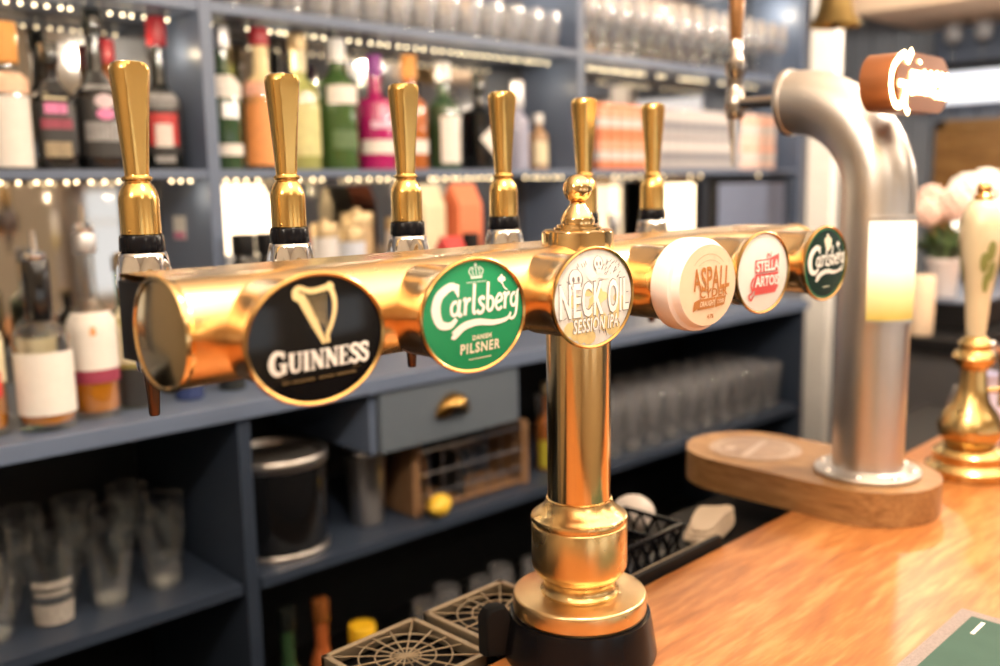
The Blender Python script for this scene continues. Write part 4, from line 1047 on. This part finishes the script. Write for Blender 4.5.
# things on the counter behind the taps
g = 'black bottles behind the second tap'
for i, (x, w) in enumerate(((1.085, 'leftmost'), (1.145, 'middle'), (1.205, 'rightmost'))):
    bottle('wine_bottle', '%s of three black bottles in front of the glowing drum stand-in' % w, x, 1.87, ZC, .0275, .300, GBLK, .16, .08, .020, BLACKM, .045, ((.15, .5, LBLACK, 1),), None, .6, None, g, rc=.0255)
g = 'pale canisters behind the taps'
def canister(label, x, y, H, R, m, lid, grp):
    t = thing('canister', label, 'canister', (x, y, ZC), 0, grp)
    b = lathe(new_bm(), [(0, 0), (R*.96, 0), (R, .004), (R, H-.03), (R*.97, H-.025), (0, H-.025)], 32, cap=False); obj('body', b, m, t)
    b = lathe(new_bm(), [(R*1.03, H-.032), (R*1.04, H-.004), (R*.98, H), (R*.3, H+.002), (R*.25, H+.010), (0, H+.011)], 32, cap=False); obj('lid', b, lid, t)
PALEM = mat('canister_pale', (.62, .60, .60), .35); PALET = mat('canister_tan', (.52, .36, .20), .4)
canister('pale grey canister with gold lid, right beside the second tap', 1.300, 1.87, .315, .031, PALEM, CAPG, g)
canister('pale blue grey canister with gold lid in the middle of the row', 1.385, 1.88, .300, .031, mat('canister_blue', (.52, .56, .66), .35), CAPG, g)
canister('tan canister with gold lid, wider than its neighbours', 1.445, 1.94, .335, .040, PALET, CAPG, g)
canister('white canister with gold lid behind the third tap', 1.530, 1.88, .320, .033, mat('canister_white', (.74, .70, .66), .35), CAPG, g)
def carton(label, x, y, w, d, h, m, m2, z=ZC):
    t = thing('carton', label, 'carton', (x, y, z), 0, 'cartons behind the taps')
    b = box(new_bm(), (-w/2, -d/2, 0), (w/2, d/2, h*.86), .002); prism(b, [(-d/2, h*.86), (d/2, h*.86), (.004, h), (-.004, h)], -w/2, w/2, 0, T=lambda v: Vector((v.z, v.x, v.y)))
    obj('body', b, m, t, False)
    b = box(new_bm(), (-w*.36, -d/2-.0008, h*.18), (w*.36, -d/2-.0001, h*.5)); obj('print', b, m2, t, False)
carton('cream carton between the third and fourth tap handles', 1.665, 1.93, .075, .07, .40, LCREAM, LWHITE)
carton('coral red carton left of the fourth tap handle', 1.765, 1.90, .085, .07, .40, mat('carton_coral', (.82, .22, .10), .5), CPK)
carton('dark red low carton beside the third tap handle', 1.630, 1.80, .06, .06, .27, LRED, LCREAM)
bottle('wine_bottle', 'black bottle with broad cap between the third and fourth taps', 1.700, 1.80, ZC, .030, .275, GBLK, .28, .12, .0155, BLACKM, .06, (), None, .6, None, 'dark bottles near the column', rc=.022)
bottle('wine_bottle', 'black bottle standing right behind the fourth tap', 1.805, 1.79, ZC, .030, .290, GBLK, .28, .12, .0155, BLACKM, .06, (), None, .6, None, 'dark bottles near the column', rc=.022)
bottle('wine_bottle', 'grey brown bottle just right of the brass ball finial', 2.46, 1.93, ZC, .036, .30, mat('bottle_grey_brown', (.16, .13, .11), .3), .30, .12, .0155, CAPS, .05, ((.2, .5, LCREAM, 1.1),), None, .6, None, 'dark bottles near the column')
# glowing shades added to stand in for a mirrored window and a lit panel
SHADE = mat('stand_in_shade_lit', (.9, .82, .70), .8, emit=(1.0, .83, .60), estr=1.25)
def lamp(label, x, y, z0, r0, r1, h, sq, base_m, zb=ZC):
    t = thing('lamp_stand_in', label, 'lamp', (x, y, zb))
    b = lathe(new_bm(), [(0, 0), (.05, 0), (.052, .006), (.02, .014), (.010, .03), (.012, .07), (.008, z0-zb+.03), (0, z0-zb+.03)], 28, cap=False); obj('base', b, base_m, t)
    b = lathe(new_bm(), [(r0+(r1-r0)*(q/10)**(1 if sq else 2.5), z0-zb+h*q/10) for q in range(11)], 40, cap=False, sq=sq)
    bmesh.ops.solidify(b, geom=b.faces[:], thickness=.002); obj('glow_shade', b, SHADE, t)
lamp('glowing cream drum standing in for a mirrored window behind the three black bottles', 1.165, 2.02, 1.455, .090, .058, .158, None, BRASS_R)
lamp('glowing white square shade standing in for a lit panel near the white pillar', 2.83, 1.97, 1.36, .066, .066, .235, 7, BLACKM)
# till with dark framed screen
t = thing('till_screen', 'dark framed grey blue till screen under the stacked cans', 'till', (3.36, 1.93, ZC))
b = box(new_bm(), (-.33, -.012, .18), (.20, .012, .405), .006); obj('housing', b, BLACKM, t, False)
b = box(new_bm(), (-.305, -.0145, .20), (.175, -.0125, .387)); obj('screen', b, mat('screen_blue', (.17, .21, .32), .25), t, False)
b = new_bm(); box(b, (-.03, -.008, .012), (.03, .02, .19), .004); box(b, (-.12, -.05, 0), (.12, .09, .012), .004); obj('stand', b, STEEL, t, False)
# little price tag pinned on the blue divider
t = thing('price_card', 'small white card with a pink edge on the blue divider panel', 'card', (1.0297, 2.045, 1.515))
b = box(new_bm(), (-.0015, -.028, -.022), (0, .028, .03), .0004); obj('card', b, WHITE, t, False)
b = box(new_bm(), (-.0019, -.026, -.020), (-.0016, .026, -.006)); obj('card_edge', b, PINK, t, False)

# ---------------------------------------------------------------- things in the open cabinets
ZL = .8455
p1 = pint('x', (0, 0, 0), 'pint glasses in the left cabinet', .0455, .138)
spots = [(.570, 1.70, 'front'), (.47, 1.70, 'front'), (.675, 1.705, 'front'), (.78, 1.71, 'front'), (.52, 1.82, 'second'), (.625, 1.825, 'second'), (.73, 1.83, 'second'), (.835, 1.835, 'second'), (.49, 1.945, 'third'), (.595, 1.95, 'third'), (.70, 1.95, 'third'), (.81, 1.955, 'third')]
c_ = {}
for i, (x, y, row) in enumerate(spots):
    n = c_[row] = c_.get(row, -1)+1
    lb = '%s pint glass from the left in the %s row of the left cabinet' % (ORD[n], row)
    X, Y = L(x, y)
    if i == 0: p1.location = (X, Y, ZL); p1['label'] = 'pint glass with a frosted pale badge in the left cabinet'; base = p1
    else: dup(base, (X, Y, ZL), 0, lb)
b = new_bm()
for (z0, z1, m0, hw) in ((.006, .044, 0, 1.1), (.060, .068, 0, .8), (.074, .088, 0, .9)):
    n = 16; rad = lambda zq: .0337+(.0423-.0337)*zq/.0994+.0008
    g_ = [[b.verts.new((rad(q)*CO(-1.9-hw+2*hw*i/n), rad(q)*S(-1.9-hw+2*hw*i/n), q)) for i in range(n+1)] for q in (z0, (z0+z1)/2, z1)]
    for j in range(2):
        for i in range(n): b.faces.new((g_[j][i], g_[j][i+1], g_[j+1][i+1], g_[j+1][i]))
obj('badge', b, mat('frosted_print', (.40, .37, .34), .7, noise=(150, .5)), p1)
# right cabinet: three ranks of pints
p2 = pint('x', (0, 0, 0), 'pint glasses in the right cabinet', .040, .150, 'pint_glass', GLASSH)
k = 0
for row, y in enumerate((1.665, 1.765, 1.865)):
    for q in range(11):
        X, Y = L(1.97+q*.091+row*.02, y)
        lb = '%s pint glass from the brass column in the %s row of the right cabinet' % (ORD[q], ('front', 'middle', 'back')[row])
        if k == 0: p2.location = (X, Y, ZL); p2['label'] = lb
        else: dup(p2, (X, Y, ZL), 0, lb)
        k += 1
# ice bucket
X, Y = L(1.042, 1.730)
t = thing('ice_bucket', 'black ice bucket with steel rim on the cabinet shelf', 'ice bucket', (X, Y, ZL)); t.scale = (1.14, 1.14, .95)
b = lathe(new_bm(), [(0, 0), (.088, 0), (.091, .004), (.094, .19), (.094, .20), (.084, .205), (.078, .205), (.078, .19), (.076, .02), (0, .018)], 48, cap=False); obj('body', b, GBLK, t)
b = lathe(new_bm(), [(.0942, .198), (.0965, .201), (.0965, .220), (.0945, .223), (.086, .2232), (.078, .20)], 48, cap=False); obj('rim', b, STEEL, t)
b = lathe(new_bm(), [(0, .206), (.06, .208), (.0765, .212)], 40, cap=False); obj('lid', b, mat('lid_grey', (.22, .21, .20), .3, .6), t)
b = lathe(new_bm(), [(.0915, .0), (.0935, .002), (.0935, .012), (.092, .014)], 48, cap=False); obj('base_ring', b, STEEL, t)
X, Y = L(1.262, 1.715)
t = thing('cocktail_shaker', 'brushed steel shaker tin beside the black ice bucket', 'shaker', (X, Y, ZL)); t.scale = (1.0, 1.0, .98)
b = lathe(new_bm(), [(0, 0), (.034, 0), (.036, .003), (.046, .175), (.0465, .18), (.0445, .18), (.034, .01), (0, .008)], 40, cap=False); obj('tin', b, STEEL, t)
b = lathe(new_bm(), [(.0462, .168), (.0478, .170), (.0478, .176), (.0462, .178)], 40, cap=False); obj('rim', b, CHROME, t)
# garnish caddy
X, Y = L(1.535, 1.715)
t = thing('garnish_caddy', 'open utensil caddy with tan wooden ends below the drawer', 'caddy', (X, Y, ZL), RZ)
TAN = wood('caddy_wood', (.15, .08, .04), (.22, .12, .06), (.27, .16, .09), .5, 2, 2.0)
for sx_ in (-.185, .165): b = box(new_bm(), (sx_, -.06, .0), (sx_+.022, .075, .165), .003); obj('end_board', b, TAN, t, False)
b = box(new_bm(), (-.163, -.055, .004), (.165, .07, .014), .002); obj('floor_board', b, TAN, t, False)
b = new_bm()
for zz in (.045, .095, .150): tube(b, [(-.165, -.055, zz), (.167, -.055, zz)], .003, 8); tube(b, [(-.165, .068, zz), (.167, .068, zz)], .003, 8)
for i in range(7): tube(b, [(-.14+.047*i, -.055, .012), (-.14+.047*i, -.055, .150)], .0022, 8); tube(b, [(-.14+.047*i, .068, .012), (-.14+.047*i, .068, .150)], .0022, 8)
obj('wire_rails', b, CHROME, t)
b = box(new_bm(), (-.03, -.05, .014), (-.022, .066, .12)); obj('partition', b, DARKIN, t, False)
for i, (dx, a) in enumerate(((-.13, .35), (-.095, -.1))):
    X2, Y2 = L(1.535+dx, 1.71)
    t2 = thing('bar_spoon', ('copper spoon leaning in the caddy, the one nearer the shaker', 'copper spoon leaning in the caddy, the more upright one')[i], 'spoon', (X2, Y2, ZL+.015), a, 'spoons in the caddy')
    b = new_bm(); tube(b, [(0, 0, .004), (-.012, 0, .07), (-.028, 0, .145)], .004, 8); obj('handle', b, mat('spoon_copper', (.55, .30, .18), .3, .8), t2)
    b = new_bm(); ball(b, (.002, 0, .006), .010, 12, (1, .7, .5)); obj('bowl', b, mat('spoon_copper', (.55, .30, .18), .3, .8), t2)
def lemon(label, x, y, z, s=1.0, rz=0.4):
    b = lathe(new_bm(), [(0, -.044), (.006, -.042), (.012, -.036), (.026, -.022), (.030, 0), (.026, .022), (.012, .035), (.007, .041), (0, .043)], 28, axis='X', cap=False)
    o = obj('lemon', b, mat('lemon_peel', (.85, .55, .05), .45, bump=.3, bscale=260), None); o.location = (x, y, z); o.rotation_euler = (0, 0, rz); o.scale = (s, s, s)
    tag(o, label, 'lemon', 'lemons')
X, Y = L(1.400, 1.626); lemon('yellow lemon on the shelf edge in front of the wire caddy', X, Y, ZL+.0262, .87)
X, Y = L(1.850, 1.71); bottle('syrup_bottle', 'brown bottle with yellow lower label left of the brass column', X, Y, ZL, .034, .235, GBRN, .34, .12, .013, CAPG, .03, ((.04, .36, mat('label_lime', (.42, .36, .03), .5), 1.4),), None, .6, None, 'syrups in the right cabinet')
# bottom shelf
ZB_ = .4055
X, Y = L(1.020, 1.68); bottle('wine_bottle', 'dark green bottle with white label under the ice bucket', X, Y, ZB_, .040, .325, GDGRN, .38, .14, .0145, GDK, .05, ((.16, .52, LWHITE, 1.0),), None, .6, None, 'bottles on the bottom shelf', -1.5)
X, Y = L(1.110, 1.69); bottle('wine_bottle', 'slim rust orange bottle beside the dark green bottle on bottom shelf', X, Y, ZB_, .026, .31, mat('bottle_terracotta', (.42, .11, .03), .3), .34, .14, .0145, GBRN, .05, (), None, .6, None, 'bottles on the bottom shelf')
X, Y = L(1.210, 1.68); bottle('squash_bottle', 'bottle with broad yellow cap near the front drip tray', X, Y, ZB_, .036, .22, GDK, .24, .14, .022, mat('cap_yellow', (.85, .50, .02), .4), .06, ((.16, .52, LCREAM, 1.0),), None, .6, None, 'bottles on the bottom shelf', rc=.031)
w0 = stem('x', (0, 0, 0), 'wine glasses on the bottom shelf', .038, .21)
for q in range(7):
    X, Y = L(1.40+q*.092, 1.69+.03*(q % 2)); lb = '%s wine glass from the left on the bottom shelf behind the drip trays' % ORD[q]
    if q == 0: w0.location = (X, Y, ZB_); w0['label'] = lb
    else: dup(w0, (X, Y, ZB_), 0, lb)

# ------------------------------------------------------------------ right end of the room
b = box(new_bm(), (3.34, 1.625, 0), (3.395, 1.72, 2.7), .003); o = struct(obj('pillar', b, mat('pillar_white', (.86, .84, .82), .55), None, False), None, 'white square pillar at the end of the back counter', 'pillar')
BOARDB = mat('wall_boards_blue', (.20, .225, .27), .6, noise=(6, .12))
b = new_bm()
for i in range(24): box(b, (4.69, 1.30-.10*i+.9, 0), (4.715, 1.30-.10*i+.994, 2.68), .003)
struct(obj('wall_boarding', b, BOARDB, None, False), None, 'grey blue boarded wall at the right end', 'wall')
b = box(new_bm(), (3.95, -.6, 2.27), (4.68, 1.86, 2.69), .02); struct(obj('trim_1', b, mat('soffit_peach', (.80, .62, .46), .8), None), None, 'cream ceiling soffit at the right end', 'soffit')
WALN = wood('panel_walnut', (.16, .075, .02), (.25, .125, .035), (.32, .17, .055), .4, 1, .8)
t = thing('wall_panel', 'brown wooden panel on the right wall behind the flowers', 'panel', (4.68, 1.1, 1.2))
b = box(new_bm(), (-.02, -.7, 0), (.008, .66, .66), .004); obj('board', b, WALN, t, False)
b = new_bm()
for s0 in ((-.7, 0, .66, .04), (-.7, .62, .66, .66), (-.7, 0, -.66, .66), (.62, 0, .66, .66)): box(b, (-.032, s0[0], s0[1]), (-.0205, s0[2], s0[3]), .002)
obj('frame', b, WALN, t, False)
t = thing('glass_shelf', 'dark wall shelf with a white light tube above the brown panel', 'shelf', (4.55, 1.1, 1.9))
b = box(new_bm(), (-.14, -.75, .16), (.13, .68, .19), .003); obj('board', b, BLACKM, t, False)
b = box(new_bm(), (.10, -.75, .19), (.13, .68, .37), .003); obj('back_board', b, BLUED, t, False)
b = box(new_bm(), (-.10, -.72, .02), (-.02, .66, .155), .01); obj('light_tube', b, mat('cool_tube', (.8, .85, .95), .4, emit=(.80, .88, 1.0), estr=.55), t, False)
g0 = stem('x', (0, 0, 0), 'wine glasses on the wall shelf', .042, .17)
for q in range(5):
    lb = '%s wine glass from the left on the dark wall shelf' % ORD[q]; y = 1.64-.125*q
    if q == 0: g0.location = (4.48, y, 2.0905); g0['label'] = lb
    else: dup(g0, (4.48, y, 2.0905), 0, lb)
# brass bell on a bracket
t = thing('bar_bell', 'brass bell hanging from the ceiling beside the white pillar', 'bell', (2.58, 1.26, 2.015))
b = lathe(new_bm(), [(.066, 0), (.069, .002), (.067, .008), (.054, .028), (.046, .055), (.042, .085), (.034, .105), (.018, .114), (0, .116), ], 44, cap=False); bmesh.ops.solidify(b, geom=b.faces[:], thickness=.003); obj('bell_cup', b, mat('bell_brass', (.40, .29, .12), .35, 1.0), t)
b = new_bm(); tube(b, [(0, 0, .114), (0, 0, .672)], .005, 10); obj('rod', b, BRASS_R, t)
b = new_bm(); tube(b, [(0, 0, .10), (0, 0, .012)], .0025, 8); ball(b, (0, 0, .005), .011, 14); obj('clapper', b, BRONZE, t)
b = lathe(new_bm(), [(0, .67), (.03, .67), (.03, .6845), (0, .6845)], 24, cap=False); obj('ceiling_plate', b, BRASS_R, t)
# dark sideboard with candle, flowers and globe lamp
t = thing('sideboard', 'dark sideboard behind the hand pump', 'sideboard', (3.05, 1.0, 0))
b = box(new_bm(), (-.55, -.16, 1.155), (.55, .165, 1.19), .004); obj('top', b, BLACKM, t, False)
b = box(new_bm(), (-.53, -.14, .05), (.53, .15, 1.154), .002); obj('carcass', b, mat('sideboard_grey', (.07, .07, .078), .5), t, False)
for q in range(2): b = box(new_bm(), (-.52+.525*q, -.155, .1), (-.01+.525*q, -.1405, 1.14), .003); d = obj('cabinet_door', b, mat('sideboard_door', (.10, .10, .11), .5), t, False); b = ball(new_bm(), (-.05+.14*q, -.165, .85), .012, 12); obj('door_knob', b, BRASS_R, d)
t = thing('crate', 'low black crate on the sideboard under the flower pot', 'crate', (3.08, 1.0, 1.1905))
b = new_bm(); box(b, (-.40, -.11, 0), (.40, .12, .072), .003); obj('box', b, BLACKM, t, False)
b = box(new_bm(), (-.41, -.12, .0722), (.41, .13, .080), .003); obj('lid', b, BLUED, t, False)
t = thing('candle', 'thick cream candle on the sideboard beside the glowing panel', 'candle', (2.56, .985, 1.1905))
b = lathe(new_bm(), [(0, 0), (.032, 0), (.034, .003), (.034, .150), (.031, .156), (.012, .152), (0, .150)], 32, cap=False); obj('wax', b, mat('candle_wax', (.84, .66, .48), .5), t)
b = new_bm(); tube(b, [(0, 0, .15), (.001, 0, .162)], .0012, 6); obj('wick', b, BLACK, t)
t = thing('flower_pot', 'white pot of pale pink and white flowers on the black crate', 'flower pot', (2.76, 1.005, 1.271))
b = lathe(new_bm(), [(0, 0), (.034, 0), (.036, .003), (.044, .095), (.047, .098), (.047, .108), (.041, .108), (.038, .09), (0, .088)], 32, cap=False); obj('pot', b, mat('pot_white', (.80, .74, .74), .4), t)
b = new_bm(); random.seed(11)
heads = [(-.01, -.02, .255, .045), (-.05, .03, .235, .038), (.07, -.03, .285, .055), (.15, -.05, .30, .052), (.02, .05, .27, .04), (.11, .03, .24, .04)]
for hx, hy, hz, hr in heads: tube(b, [(hx*.1, hy*.1, .09), (hx*.5, hy*.5, .18), (hx, hy, hz)], .003, 6)
obj('stems', b, mat('stem_green', (.10, .16, .05), .6), t)
b = new_bm()
for q in range(26):
    a = random.uniform(0, 2*PI); r0, r1 = .02, random.uniform(.06, .11); zz = random.uniform(.12, .2); w = .018
    p0_ = Vector((r0*CO(a), r0*S(a), .10)); p1_ = Vector((r1*CO(a), r1*S(a), zz)); nrm = Vector((-S(a), CO(a), 0))*w
    m_ = (p0_+p1_)/2+Vector((0, 0, .015)); v_ = [b.verts.new(q_) for q_ in (p0_, m_+nrm, p1_, m_-nrm)]; b.faces.new(v_)
obj('leaves', b, mat('leaf_green', (.07, .12, .04), .5), t)
for i, (hx, hy, hz, hr) in enumerate(heads):
    b = new_bm()
    for q in range(40):
        z_ = 1-2*(q+.5)/40; a = q*2.4; r_ = math.sqrt(1-z_*z_)
        ball(b, (hx+hr*.8*r_*CO(a), hy+hr*.8*r_*S(a), hz+hr*.8*z_), hr*.26, 8)
    obj('flower_head', b, mat('petal_white' if i in (2, 3) else 'petal_pink', (.92, .90, .86) if i in (2, 3) else (.86, .62, .54), .6), t)
t = thing('globe_lamp', 'bright white globe lamp beside the flowers at the right edge', 'lamp', (3.16, 1.04, 1.2715))
b = lathe(new_bm(), [(0, 0), (.04, 0), (.042, .006), (.012, .015), (.008, .13), (.02, .14), (0, .145)], 28, cap=False); obj('base', b, BRASS_R, t)
b = ball(new_bm(), (0, 0, .235), .10, 28); obj('globe', b, mat('globe_lit', (1, .95, .88), .5, emit=(1, .88, .72), estr=3.0), t)
